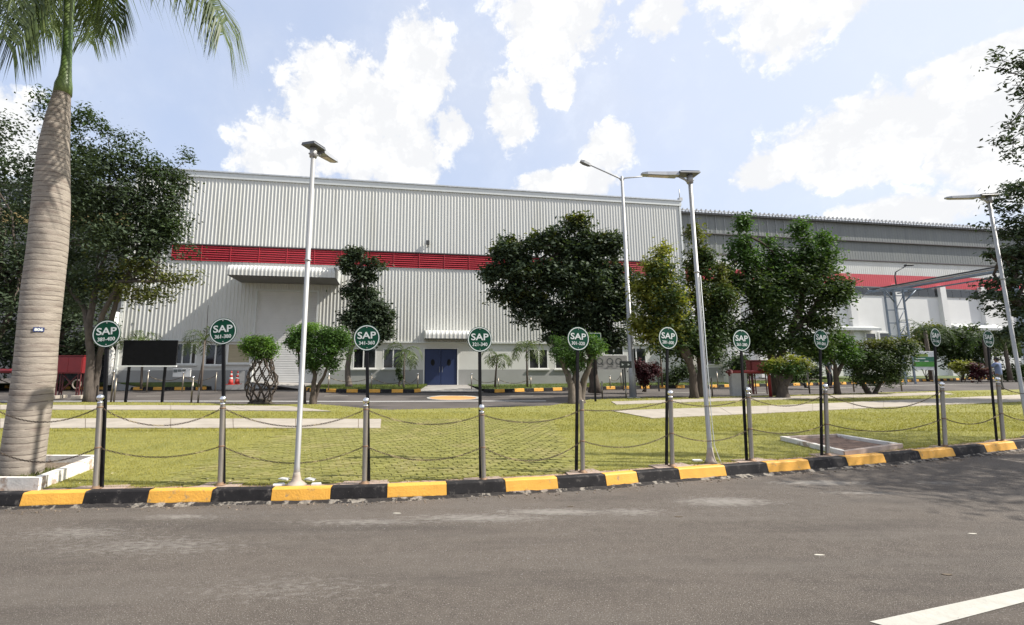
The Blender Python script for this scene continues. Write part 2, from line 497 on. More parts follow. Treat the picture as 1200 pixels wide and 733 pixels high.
road_wear(asphalt, [(560, 607, 1.1, .18, .7), (650, 600, .9, .16, .8), (850, 588, .8, .25, .8), (960, 566, .9, .18, .9), (1010, 578, .8, .12, .6), (430, 612, 1.2, .15, .55), (210, 606, .6, .12, .6),
                    (180, 640, 1.4, .35, .45), (330, 690, 1.2, .3, .35), (1100, 566, .6, .15, .5), (740, 600, .6, .2, .6), (90, 625, .8, .3, .5)])

# ------------------------------------------------------------------ ground, roads
def sheet(name, pts, mat, kind='structure', sub=None):
    mb = MB(); mb.poly(pts); o = mb.build(name, mat); tag(o, kind=kind); return o
ground = sheet('ground', [(-900, -300, -.12), (900, -300, -.12), (900, 1500, -.12), (-900, 1500, -.12)], M('dusty_earth', (.20, .17, .12), .95, var=.2, scale=.2))

KERB = [(-420, 574), (-260, 577), (-120, 578.5), (27, 578), (100, 576), (175, 574.7), (249, 573.7), (319, 572.7), (388, 571.2), (454, 569.2), (523.5, 566.5), (592, 563),
        (653, 559.7), (709, 556.3), (746, 553.2), (795, 549.5), (849, 545.8), (898, 542.4), (947, 539), (991, 535.6), (1035, 532), (1076, 528.6),
        (1116, 525), (1153, 521.2), (1188, 517.5), (1225, 513.5), (1263, 509.5), (1305, 505), (1350, 500.5), (1400, 495.5), (1460, 490)]
KH = .145
KT = [G(x, y, KH) for x, y in KERB]                     # top front edge of each kerb stone joint
def side(pts, i):
    a, b = pts[max(i - 1, 0)], pts[min(i + 1, len(pts) - 1)]
    t = (b - a); t.z = 0; t.normalize()
    return t, Vector((-t.y, t.x, 0))                    # tangent, inward normal (away from the road)
def kerb_off(d, z):
    out = []
    for i, p in enumerate(KT):
        t, n = side(KT, i)
        q = p + n * d; q.z = z; out.append(q)
    return out
# near road: from the kerb foot towards and behind the camera
foot = kerb_off(-.03, 0)
mb = MB(); mb.poly([(-60, -40, 0), (60, -40, 0)] + [(60, foot[-1].y + 8, 0)] + [tuple(p) for p in reversed(foot)] + [(-60, foot[0].y, 0)])
road = tag(mb.build('road', asphalt), kind='structure')
# far internal road sheet
far = sheet('internal_road', [(-75, 6.2, -.02), (110, 6.2, -.02), (110, 70, -.02), (-75, 70, -.02)], asphalt2)
far.location.z = .004

# kerb: broken concrete bed with stones on it
mb = MB()
rnd = random.Random(3)
def dense(pts, step):
    out = []
    for a, b in zip(pts[:-1], pts[1:]):
        n = max(1, int((b - a).length / step))
        out += [a.lerp(b, i / n) for i in range(n)]
    return out + [pts[-1]]
dk = dense(kerb_off(-.02, 0), .05)
rows = []
for i, p in enumerate(dk):
    t, n = side(dk, i)
    w = .05 + .035 * rnd.random() + .02 * math.sin(i * .13)
    rows.append([p + n * .05 + Vector((0, 0, .035)), p - n * .012 + Vector((0, 0, .020 + .008 * rnd.random())),
                 p - n * (w * .55) + Vector((0, 0, .004 + .012 * rnd.random())), p - n * w + Vector((0, 0, -.002))])
vs = [v for r in rows for v in r]; fs = []
for i in range(len(rows) - 1):
    for k in range(3):
        fs.append((i * 4 + k, (i + 1) * 4 + k, (i + 1) * 4 + k + 1, i * 4 + k + 1))
mb.add(vs, fs)
kerb = tag(mb.build('kerb', mortar), kind='structure')
def kerb_stone(a, b, n1, n2, mat, h=.145, topw=.11, batter=.03, parent=None, z0=.012, gap=.003):
    t = (b - a); t.z = 0; t.normalize()
    a2, b2 = a + t * gap, b - t * gap
    mb = MB()
    e = .012
    prof = [(-batter, z0), (-batter + .002, z0 + .02), (-.004, h - e), (e * .7, h), (topw - e, h - .002), (topw, h - e), (topw, z0)]
    k = 4
    vs = []
    for j in range(k + 1):
        f = j / k
        p = a2.lerp(b2, f); n = n1.lerp(n2, f)
        for (o_, z) in prof:
            q = p + n * (o_ + rnd.uniform(-.0025, .0025)); vs.append((q.x, q.y, z + (p.z - KH if False else 0) + rnd.uniform(-.0015, .0015)))
    m_ = len(prof); fs = []
    for j in range(k):
        for i in range(m_ - 1):
            fs.append((j * m_ + i, (j + 1) * m_ + i, (j + 1) * m_ + i + 1, j * m_ + i + 1))
    fs.append(tuple(range(m_))); fs.append(tuple(k * m_ + i for i in range(m_ - 1, -1, -1)))
    mb.add(vs, fs)
    return mb.build('kerb_stone', mat, parent)
for i in range(len(KT) - 1):
    t1, n1 = side(KT, i); t2, n2 = side(KT, i + 1)
    kerb_stone(KT[i], KT[i + 1], n1, n2, (blk if i % 2 == 0 else yel), parent=kerb)   # black starts left of x=27
# strip of soil behind the kerb
def band(name, A, B, mat, kind='structure', jit=0):
    A = list(A); B = list(B)
    mb = MB(); vs = [v for pr in zip(A, B) for v in pr]
    fs = [(2 * i, 2 * i + 2, 2 * i + 3, 2 * i + 1) for i in range(len(A) - 1)]
    mb.add(vs, fs); return tag(mb.build(name, mat), kind=kind)
ds = dense(kerb_off(.10, .118), .08)
rows = []
for i, p in enumerate(ds):
    t, n = side(ds, i)
    rows.append([p + n * (.0) + Vector((0, 0, rnd.uniform(-.004, .006))), p + n * .09 + Vector((0, 0, rnd.uniform(-.004, .01))), p + n * (.2 + rnd.uniform(-.02, .02)) + Vector((0, 0, rnd.uniform(-.006, .004)))])
mb = MB(); vs = [v for r in rows for v in r]
mb.add(vs, [(i * 3 + k, (i + 1) * 3 + k, (i + 1) * 3 + k + 1, i * 3 + k + 1) for i in range(len(rows) - 1) for k in range(2)])
tag(mb.build('soil_strip', soil), kind='structure')

# lawn
LZ = .12
back = [(-420, 473), (-150, 473), (0, 473), (60, 472), (100, 471.5), (200, 472), (300, 474), (375, 474), (400, 476), (425, 478.5), (455, 480.5), (520, 479), (600, 477.2),
        (645, 475.5), (665, 472), (690, 468.5), (740, 466.5), (870, 464.7), (900, 463.6), (1000, 461.2), (1100, 458.5), (1200, 456.5), (1460, 452)]
BK = [G(x, y, LZ) for x, y in back]
fr = kerb_off(.27, LZ)
mb = MB(); mb.poly([tuple(p) for p in fr] + [tuple(p) for p in reversed(BK)])
lawn = tag(mb.build('lawn', lawnm), kind='structure')
# lawn edge: side faces down to the far road
band('lawn_edge', [p + Vector((0, 0, -.001)) for p in BK], [p + Vector((0, .02, -.15)) for p in BK], soil)

def inside(poly, x, y):
    poly = np.array([(p[0], p[1]) for p in poly]); n = len(poly); c = np.zeros(len(x), bool); j = n - 1
    for i in range(n):
        xi, yi = poly[i]; xj, yj = poly[j]
        c ^= ((yi > y) != (yj > y)) & (x < (xj - xi) * (y - yi) / (yj - yi + 1e-12) + xi); j = i
    return c
lawn_poly = [tuple(p) for p in fr] + [tuple(p) for p in reversed(BK)]

# paths across the lawn, slab by slab
def path(name, top, bot, z, step=1.5):
    """top/bot: pixel polylines with the same number of points"""
    A = [G(x, y, z) for x, y in bot]; B = [G(x, y, z) for x, y in top]
    bed = MB(); polyp = A + list(reversed(B))
    bed.poly([(p.x, p.y, z - .012) for p in polyp])
    o = tag(bed.build(name, soil), kind='structure')
    for i in range(len(A) - 1):
        n = max(1, round((A[i + 1] - A[i]).length / step))
        for k in range(n):
            g = .006 / max(.1, (A[i + 1] - A[i]).length / n)
            a, b = A[i].lerp(A[i + 1], (k + g) / n), A[i].lerp(A[i + 1], (k + 1 - g) / n)
            c, d = B[i].lerp(B[i + 1], (k + 1 - g) / n), B[i].lerp(B[i + 1], (k + g) / n)
            mb = MB(); dz = rnd.uniform(-.003, .003); mb.poly([(q.x, q.y) for q in (a, b, c, d)], z - .04, z + dz)
            mb.build('slab', conc, o)
    return polyp
PA = path('path', [(-250, 490.5), (0, 490.5), (200, 490.5), (420, 491), (447, 491)], [(-250, 501.5), (0, 501.5), (200, 501.5), (420, 501.5), (446, 501.5)], .138)
PB = path('path', [(716, 481.3), (900, 475.5), (1000, 471.3), (1100, 467), (1200, 462.5), (1350, 457.5)],
          [(764, 490), (900, 484), (1000, 479), (1100, 474.5), (1200, 470.5), (1350, 465)], .138)
PC = path('path', [(-250, 474.6), (0, 474.6), (200, 475), (338, 476)], [(-250, 480), (0, 480), (200, 480.2), (388, 482)], .138, 2.5)
PD = path('path', [(716, 470.6), (870, 466.2), (1000, 462.5), (1105, 459.6)], [(722, 474), (870, 469.2), (1000, 466), (1118, 462)], .138, 2.5)

# grass-grown paving: brick pavers with dark joints in the middle of the lawn
ang = R(20)
ux, uy = math.cos(ang), math.sin(ang)
BW, BL = .20, .10
pv = []
rngp = random.Random(5)
for i in range(-26, 24):
    for j in range(-10, 110):
        off = .5 * BW if j % 2 else 0
        cx, cy = i * BW + off, j * BL
        X = -.7 + cx * ux - cy * uy; Y = 4.6 + cx * uy + cy * ux
        pv.append((X, Y))
pv = np.array(pv)
ok = inside(lawn_poly, pv[:, 0], pv[:, 1]) & (pv[:, 1] < 11.5) & (pv[:, 0] > -3.6 + RNG.normal(0, .12, len(pv))) & (pv[:, 0] < 1.3 + (pv[:, 1] - 5) * .12 + RNG.normal(0, .12, len(pv)))
for pp in (PA, PB, PC, PD): ok &= ~inside(pp, pv[:, 0], pv[:, 1])
pv = pv[ok]
n = len(pv); hw, hl = BW / 2 - .011, BL / 2 - .009
V = np.zeros((n, 8, 3)); zt = LZ + .011 + RNG.uniform(-.004, .004, n)
for k, (a, b) in enumerate(((-1, -1), (1, -1), (1, 1), (-1, 1))):
    for top in (0, 1):
        s_ = 1 if not top else .93
        lx, ly = a * hw * s_, b * hl * s_
        V[:, k + 4 * top, 0] = pv[:, 0] + lx * ux - ly * uy
        V[:, k + 4 * top, 1] = pv[:, 1] + lx * uy + ly * ux
        V[:, k + 4 * top, 2] = zt if top else LZ - .01
V[:, 4:, 2] += RNG.uniform(-.003, .003, (n, 4))
q = np.array([(4, 5, 6, 7), (0, 1, 5, 4), (1, 2, 6, 5), (2, 3, 7, 6), (3, 0, 4, 7)])
F = (q[None] + (np.arange(n) * 8)[:, None, None]).reshape(-1, 4)
pavm = M('mossy_paver', (.225, .215, .052), .95, var=.24, scale=26, bump=.9, bscale=120, col2=(.27, .24, .08), c2=(.5, .62), s2=2.0, island=.13)
pav = tag(np_mesh('grass_paver', V.reshape(-1, 3), F, pavm), 'grass grown brick pavers set in the middle of the lawn', 'paving', kind='stuff')

# blades of grass
def blades(n, x0, x1, y0, y1, h, w, name, skip_pav=True):
    # density falls with distance
    yy = y0 + (y1 - y0) * RNG.random(n) ** 1.6
    xx = x0 + (x1 - x0) * RNG.random(n)
    xx = xx * (yy / y1) ** .35
    k = inside(lawn_poly, xx, yy)
    for pp in (PA, PB, PC, PD): k &= ~inside(pp, xx, yy)
    for pp in PITS: k &= ~inside(pp, xx, yy)
    xx, yy = xx[k], yy[k]
    d = RNG.random(len(xx)); onp = (xx > -3.6) & (xx < 1.3 + (yy - 5) * .12) & (yy < 11.5)
    k = ~(onp & (d < .82)); xx, yy, onp = xx[k], yy[k], onp[k]
    n = len(xx); a = RNG.random(n) * 2 * math.pi; hh = h * RNG.uniform(.5, 1.25, n) * np.where(onp, .6, 1.0) * (1 + .02 * yy); ww = w * RNG.uniform(.7, 1.3, n) * (1 + .05 * yy)
    zz = np.full(n, LZ - .003) + np.where(onp, .01, 0)
    tl = RNG.normal(0, .6, (n, 2)) * hh[:, None]
    V = np.zeros((n, 3, 3))
    V[:, 0] = np.stack([xx - np.cos(a) * ww, yy - np.sin(a) * ww, zz], 1)
    V[:, 1] = np.stack([xx + np.cos(a) * ww, yy + np.sin(a) * ww, zz], 1)
    V[:, 2] = np.stack([xx + tl[:, 0], yy + tl[:, 1], zz + hh], 1)
    F = np.arange(n * 3).reshape(-1, 3)
    return tag(np_mesh(name, V.reshape(-1, 3), F, L_grass), 'short yellow green grass of the lawn', 'grass', kind='stuff')

# fallen leaves and specks over the lawn
def fallen(n, seed, mat, name):
    rg = np.random.default_rng(seed); y = 5.2 + 9 * rg.random(n) ** 1.5; x = rg.uniform(-8, 12, n) * (y / 10) ** .5; k = inside(lawn_poly, x, y); x, y = x[k], y[k]; n = len(x)
    a = rg.random(n) * 6.283; l = rg.uniform(.008, .022, n); w = l * .45; z = np.full(n, LZ + .028)
    V = np.stack([np.stack([x - np.cos(a) * l, y - np.sin(a) * l, z], 1), np.stack([x + np.sin(a) * w, y - np.cos(a) * w, z + .004], 1), np.stack([x + np.cos(a) * l, y + np.sin(a) * l, z + .006], 1), np.stack([x - np.sin(a) * w, y + np.cos(a) * w, z + .003], 1)], 1)
    return tag(np_mesh(name, V.reshape(-1, 3), np.arange(n * 4).reshape(-1, 4), mat), 'small fallen leaves scattered over the lawn', 'leaves', kind='stuff')
fallen(420, 51, M('fallen_leaf_pale', (.52, .45, .30), .8, var=.2, island=.3), 'fallen_leaves')
fallen(500, 52, M('fallen_leaf_brown', (.12, .08, .04), .9, var=.3, island=.4), 'fallen_leaves')

# tree pits
def pit(corners, z, name_label, hgt, th, mats, soilm, label_parts=None):
    """corners: 4 world points counter-clockwise; walls are parts"""
    c = sum(corners, Vector()) / 4; c.z = LZ
    o = thing('tree_pit', name_label, 'tree pit', c)
    inner = [p.lerp(c, th / (p - c).length * 1.35) for p in corners]
    for i in range(4):
        j = (i + 1) % 4
        mb = MB(); mb.poly([corners[i], corners[j], inner[j], inner[i]], LZ - .03, LZ + hgt + .004 * (i % 2))
        mb.build('kerb_block', mats[i % len(mats)], o, world=True)
    mb = MB(); mb.poly([(p.x, p.y) for p in inner], LZ - .02, LZ + hgt * .35); mb.build('soil', soilm, o, world=True)
    return [(p.x, p.y) for p in corners]
whitek = M('flaking_white_paint', (.66, .63, .57), .85, var=.12, scale=9, bump=.3, col2=(.40, .31, .24), c2=(.54, .60), s2=7)
pinkk = M('bare_pink_concrete', (.42, .33, .27), .9, var=.15, scale=9, bump=.3)
PITS = []
ca = [G(46, 560.5, LZ + .13), G(121, 533.5, LZ + .13), G(-45, 533.5, LZ + .13), G(-190, 560.5, LZ + .13)]
PITS.append(pit(ca, LZ, 'white painted square pit around the tall palm', .13, .09, [whitek], M('leafy_soil', (.16, .12, .08), .95, var=.5, scale=30, bump=.9)))
cb = [G(990, 529.5, LZ + .07), G(1058, 520.5, LZ + .07), G(980, 508.5, LZ + .07), G(914, 511.5, LZ + .07)]
PITS.append(pit(cb, LZ, 'empty concrete tree pit by the kerb on the right', .07, .10, [pinkk, whitek], M('pit_soil', (.17, .11, .08), .95, var=.4, scale=20, bump=.8)))
blades(330000, -11, 15, 5.0, 13, .022, .0022, 'grass')
blades(90000, -18, 26, 9.5, 22, .03, .005, 'grass')
# grass tufts creeping over the soil strip
def tufts():
    V = []; rr = random.Random(9)
    for i, p in enumerate(dense(kerb_off(.27, LZ), .012)):
        t, nn = side(KT, min(len(KT) - 1, 0)) if False else (None, None)
        if not -7.5 < p.x < 11: continue
        dens = .5 + .5 * math.sin(p.x * 3.1) * math.sin(p.x * 1.3 + 1)
        for k in range(5):
            if rr.random() > dens: continue
            q = p + Vector((rr.uniform(-.02, .02), rr.uniform(-.07, .05), 0)); a = rr.random() * 6.28; w = .004; h = rr.uniform(.012, .035)
            V += [(q.x - math.cos(a) * w, q.y - math.sin(a) * w, LZ - .01), (q.x + math.cos(a) * w, q.y + math.sin(a) * w, LZ - .01), (q.x + rr.gauss(0, .02), q.y + rr.gauss(-.005, .02), LZ + h)]
    V = np.array(V); F = np.arange(len(V)).reshape(-1, 3)
    tag(np_mesh('grass', V, F, L_grass), 'ragged grass edge creeping over the soil by the kerb', 'grass', kind='stuff')
tufts()

# road paint: near line
l0 = [G(1019, 729.5), G(1200, 690.5), G(1340, 660)]; l1 = [G(1065, 742), G(1200, 706.5), G(1340, 674)]
mb = MB()
mb.poly([tuple(Vector((p.x, p.y, .004))) for p in (l1[0], l1[1], l1[2], l0[2], l0[1], l0[0])]); tag(mb.build('lane_line', whitel), kind='structure')
# pale dust streaks and scuffs on the road, thin irregular films
def splat(px, py, rx, ry, seed, mat, z=.004, name='dust_patch'):
    rr = random.Random(seed); c = G(px, py); pts = []
    n = 34
    for k in range(n):
        t = 2 * math.pi * k / n; s_ = 1 + rr.uniform(-.45, .25) + .2 * math.sin(3 * t + seed)
        q = G(px + rx * math.cos(t) * s_, py + ry * math.sin(t) * s_ - rx * math.cos(t) * s_ * .05); pts.append((q.x, q.y, z))
    return pts
def fleck_field():
    """dust: many tiny flat flecks gathered in streaks, so the edges stay broken"""
    rr = random.Random(21); V = []; F = []
    streaks = [(560, 612, 70, 5), (650, 605, 60, 4), (610, 597, 50, 4), (800, 585, 60, 7), (860, 590, 50, 7), (960, 568, 45, 5), (930, 580, 60, 8), (1000, 574, 60, 4),
               (900, 600, 60, 8), (420, 618, 120, 6), (250, 608, 80, 5), (150, 625, 70, 8), (1090, 560, 50, 5), (1160, 552, 40, 5), (640, 640, 90, 20), (350, 600, 60, 3),
               (520, 720, 500, 60), (900, 690, 300, 60), (300, 680, 300, 60)]
    for (px, py, rx, ry) in streaks:
        cnt = int(60 + rx * 2.2) if ry < 30 else 260
        for k in range(cnt):
            a, b = rr.gauss(0, .8), rr.gauss(0, .8)
            q = G(px + a * rx, py + b * ry - a * rx * .06)
            r = rr.uniform(.0015, .0045) if ry < 30 else rr.uniform(.001, .0026)
            st = rr.uniform(1, 2.6); th = rr.uniform(-.3, .3); n = 5; base = len(V); z = .003 + rr.random() * .003
            for j in range(n):
                t = 6.283 * j / n + rr.random(); x, y = math.cos(t) * r * st, math.sin(t) * r
                V.append((q.x + x * math.cos(th) - y * math.sin(th), q.y + x * math.sin(th) + y * math.cos(th), z))
            F.append(tuple(range(base, base + n)))
    mb = MB(); mb.add(V, F); return tag(mb.build('road_dust', dust_m), 'pale grit and dust scattered over the near road', 'grit', kind='stuff')
fleck_field()
# litter of dry bits along the gutter
def gutter_bits():
    rr = random.Random(33); mb = MB()
    for k in range(900):
        i = rr.randrange(3, len(dk) - 2); p = dk[i]; t, nn = side(dk, i)
        q = p - nn * (abs(rr.gauss(0, .09)) + .05); s_ = rr.uniform(.003, .011)
        mb.box(q.x - s_, q.x + s_, q.y - s_ * .6, q.y + s_ * .6, -.001, s_ * rr.uniform(.5, 1.2), rz=rr.random() * 3, piv=(q.x, q.y))
    return tag(mb.build('gutter_debris', M('dry_litter', (.19, .15, .11), .95, var=.5, scale=9, island=.5)), 'small stones and dry litter along the kerb foot', 'debris', kind='stuff')
gutter_bits()
for k, (px, py) in enumerate([(465, 602), (1110, 674), (960, 651), (668, 594), (1140, 626), (795, 606)]):
    g = G(px, py); rr = random.Random(k); mb = MB(); n = 7
    pts = [(.018 * (1 + .4 * rr.random()) * math.cos(6.28 * j / n) * 1.8, .010 * (1 + .5 * rr.random()) * math.sin(6.28 * j / n)) for j in range(n)]
    mb.poly(pts, 0.0, .004)
    where = ['in front of the third bollard', 'near the painted line at right', 'in mid road right of centre', 'below the fifth bollard', 'in the shaded part at right', 'right of the dust streak'][k]
    o = mb.build('dry_leaf', M('dry_leaf_' + 'ab'[k % 2], [(.5, .46, .38), (.12, .09, .06)][k % 2 if k != 3 else 1], .9)); o.location = (g.x, g.y, .0005)
    tag(o, ('dark' if (k % 2 or k == 3) else 'pale') + ' dry leaf lying on the near road ' + where, 'leaf', 'dry leaves on the near road')

# ------------------------------------------------------------------ bollards, chains and numbered signs along the kerb
BOL = [(112, 573, 462, 1), (258, 568.5, 464, 1), (427, 567, 466, 1), (567, 562.8, 474, 1), (683, 553.5, 469, 0), (788, 546.5, 457.5, 1), (881, 540, 454, 1), (970, 533.5, 450, 1),
       (1108, 523.5, 447.5, 1), (1176, 517, 442, 1)]
NUM = ['381-400', '361-380', '341-360', '321-340', '301-320', '281-300', '261-280', '241-260', '221-240', '201-220']
def kerb_tangent(x):
    for a, b in zip(KT[:-1], KT[1:]):
        if a.x <= x <= b.x:
            t = b - a; return math.atan2(t.y, t.x)
    return 0
BP = []
BTOP = [118, 261.5, 429, 564.5, 681.5, 785.5, 876.5, 967, 1103.5, 1169]
for i, (px, py, pt, ball) in enumerate(BOL):
    b = G(px, py, LZ + .012); h = ZAT(pt, b.y) - b.z; lean = (P(BTOP[i], pt, b.y).x - b.x) / h; BP.append((b, h, lean))
    o = thing('bollard', 'stainless steel bollard %s beside the sign numbered %s' % ('with ball top' if ball else 'missing its ball', NUM[i]), 'bollard', b, group='bollards along the near kerb')
    r = .0285
    top = h - (.085 if ball else 0)
    mb = MB(); mb.lathe([(r + .003, 0), (r, .01), (r, top - .01), (r - .003, top)], n=18); mb.build('post', steel, o)
    mb = MB(); mb.lathe([(r + .03, 0), (r + .03, .006), (r + .008, .009), (r + .004, .03)], n=18); mb.build('flange', M('rusty_ring', (.24, .15, .09), .7, .4, var=.3), o)
    if ball:
        mb = MB(); mb.lathe([(r + .002, top - .015), (r + .002, top), (.012, top + .004), (.012, top + .02)], n=18); mb.sphere((0, 0, top + .048), .038, 18, 12); mb.build('finial', chrome, o)
    for hh in (h * .86, h * .43):
        mb = MB(); mb.lathe([(r + .001, hh - .008), (r + .004, hh - .006), (r + .004, hh + .006), (r + .001, hh + .008)], n=14)
        mb.build('chain_ring', M('rusty_ring', (.24, .15, .09), .7, .4, var=.3), o)
    for ch in o.children: ch.rotation_euler = (0, math.atan(lean), 0)
    # concrete foot
    t = kerb_tangent(b.x); mb = MB(); rr = random.Random(i)
    a, c_ = .22 + rr.random() * .08, .13
    pts = [(-a, -c_), (a, -c_ * rr.uniform(.8, 1)), (a * rr.uniform(.85, 1), c_), (-a * rr.uniform(.8, 1), c_ * rr.uniform(.8, 1))]
    pts = [(b.x + x * math.cos(t) - y * math.sin(t), b.y + x * math.sin(t) + y * math.cos(t) + .03) for x, y in pts]
    mb.poly(pts, LZ - .03, LZ + .011); mb.build('concrete_foot', padm, o, world=True)
def link_row(mb, pts, L_=.034, w=.0085, r=.0032):
    # resample and lay alternating links
    pts = [Vector(p) for p in pts]; seg = [0]
    for a, b in zip(pts[:-1], pts[1:]): seg.append(seg[-1] + (b - a).length)
    tot = seg[-1]; n = int(tot / (L_ * .78))
    def at(s_):
        for i in range(len(pts) - 1):
            if s_ <= seg[i + 1] or i == len(pts) - 2:
                f = (s_ - seg[i]) / max(1e-9, seg[i + 1] - seg[i]); return pts[i].lerp(pts[i + 1], f), (pts[i + 1] - pts[i]).normalized()
    for k in range(n):
        c, d = at((k + .5) * tot / n)
        a = d.orthogonal().normalized(); b = d.cross(a)
        u = (a if k % 2 else b)
        prof = []
        for j in range(8):
            t = 6.283 * j / 8
            prof.append(c + d * math.cos(t) * (L_ / 2) + u * math.sin(t) * w)
        prof.append(prof[0])
        mb.tube(prof, r, 4, cap=False)
def chain(A, B, low, label, fade=None):
    n = 18; pts = []
    for k in range(n + 1):
        f = k / n; p = A.lerp(B, f); p.z -= 4 * low * f * (1 - f); pts.append(p)
    o = thing('chain', label, 'chain', A, group='chains between the near bollards')
    mb = MB(); link_row(mb, pts); c = mb.build('links', chainm, o, world=True); c['kind'] = 'stuff'
def cp(i, f):
    b, h, ln_ = BP[i]; return Vector((b.x + h * f * ln_, b.y, b.z + h * f))
def sag_for(A, B, py):
    """drop at mid span so that the chain's lowest point shows at that height"""
    mid = A.lerp(B, .5); return max(.02, mid.z - ZAT(py, mid.y))
SP_ = [(0, 1, 499, 536), (1, 2, 500, 543), (2, 3, 497.5, 539.5), (3, 4, 495, 540), (4, 5, 480, 524), (5, 6, 476, 517), (6, 7, 476, 508), (7, 8, 479, 505.5), (8, 9, None, 497)]
for a, b, u, l in SP_:
    for f, py, nm in ((.86, u, 'upper'), (.43, l, 'lower')):
        if py is None: continue
        A, B = cp(a, f), cp(b, f)
        chain(A, B, sag_for(A, B, py), '%s chain sagging between the signs numbered %s and %s' % (nm, NUM[a], NUM[b]))
for f, nm in ((.86, 'upper'), (.43, 'lower')):
    A = cp(0, f); B = A + Vector((-1.45, .22, -.02)); chain(B, A, .17, '%s chain running behind the palm to the sign numbered 381-400' % nm)
    if nm == 'upper' or True:
        A = cp(9, f); B = A + Vector((1.7, .55, 0)); chain(A, B, .16, '%s chain leaving the frame right of the sign numbered 201-220' % nm)
# numbered signs: (post foot px, py, disc centre px, py)
SG = [(119, 571.5, 126, 391), (262, 568, 262, 388), (431, 565.5, 430, 396), (563.5, 562, 562, 398), (676.5, 553, 677, 397), (783, 546, 782, 396), (877.5, 540.5, 868, 399), (966, 534.5, 961, 397.5),
      (1104.5, 523.5, 1095, 395), (1172, 517.5, 1157, 397)]
for i, (px, py, dx, dy) in enumerate(SG):
    b = G(px, py, LZ + .011)
    if i not in (0, 1): b = b + Vector((0, .05, 0))
    zc = ZAT(dy, b.y) - b.z
    ph = kerb_tangent(b.x)
    if i >= 7: ph += R(2)
    if i == 9: ph -= R(4)
    o = thing('parking_sign', 'round green sign on a black post reading %s' % NUM[i], 'sign', b, ph, 'numbered green signs along the near kerb')
    r = .158
    mb = MB(); mb.box(-.019, .019, -.012, .012, -.01, zc + r * .6, bev=.003); mb.build('post', blackm, o)
    def disc(rad, y0, y1, nm, mat):
        mb = MB(); n = 40
        vs = [(rad * math.cos(6.2832 * k / n), y, zc + rad * math.sin(6.2832 * k / n)) for y in (y0, y1) for k in range(n)]
        mb.add(vs, [tuple(range(n)), tuple(range(2 * n - 1, n - 1, -1))] + [(k, n + k, n + (k + 1) % n, (k + 1) % n) for k in range(n)])
        return mb.build(nm, mat, o)
    tl_ = math.atan((P(dx, dy, b.y).x - b.x) / zc); o.rotation_euler = (Matrix.Rotation(tl_, 3, 'Y') @ Matrix.Rotation(ph, 3, 'Z')).to_euler()
    disc(r, -.0165, -.0135, 'border', signg)
    mb = MB(); n = 44
    vs = [(q * math.cos(6.2832 * k / n), -.0185, zc + q * math.sin(6.2832 * k / n)) for q in (r * .955, r * .885) for k in range(n)]
    vs += [(x, -.016, z) for x, y, z in vs]
    mb.add(vs, [(k, (k + 1) % n, n + (k + 1) % n, n + k) for k in range(n)] + [(k, 2 * n + k, 2 * n + (k + 1) % n, (k + 1) % n) for k in range(n)])
    mb.build('rim', signw, o)
    lettering('SAP', .115, signw, o, (0, -.0178, zc + .030), .0012, .0018, width=.222)
    lettering(NUM[i], .060, signw, o, (0, -.0178, zc - .062), .0012, .0009, width=.190)
    for k in (-1, 1):
        mb = MB(); mb.lathe([(.006, 0), (.006, .004), (.003, .006)], n=8)
        c = mb.build('bolt', galv, o); c.rotation_euler = (R(90), 0, 0); c.location = (0, -.0165, zc + k * .125)

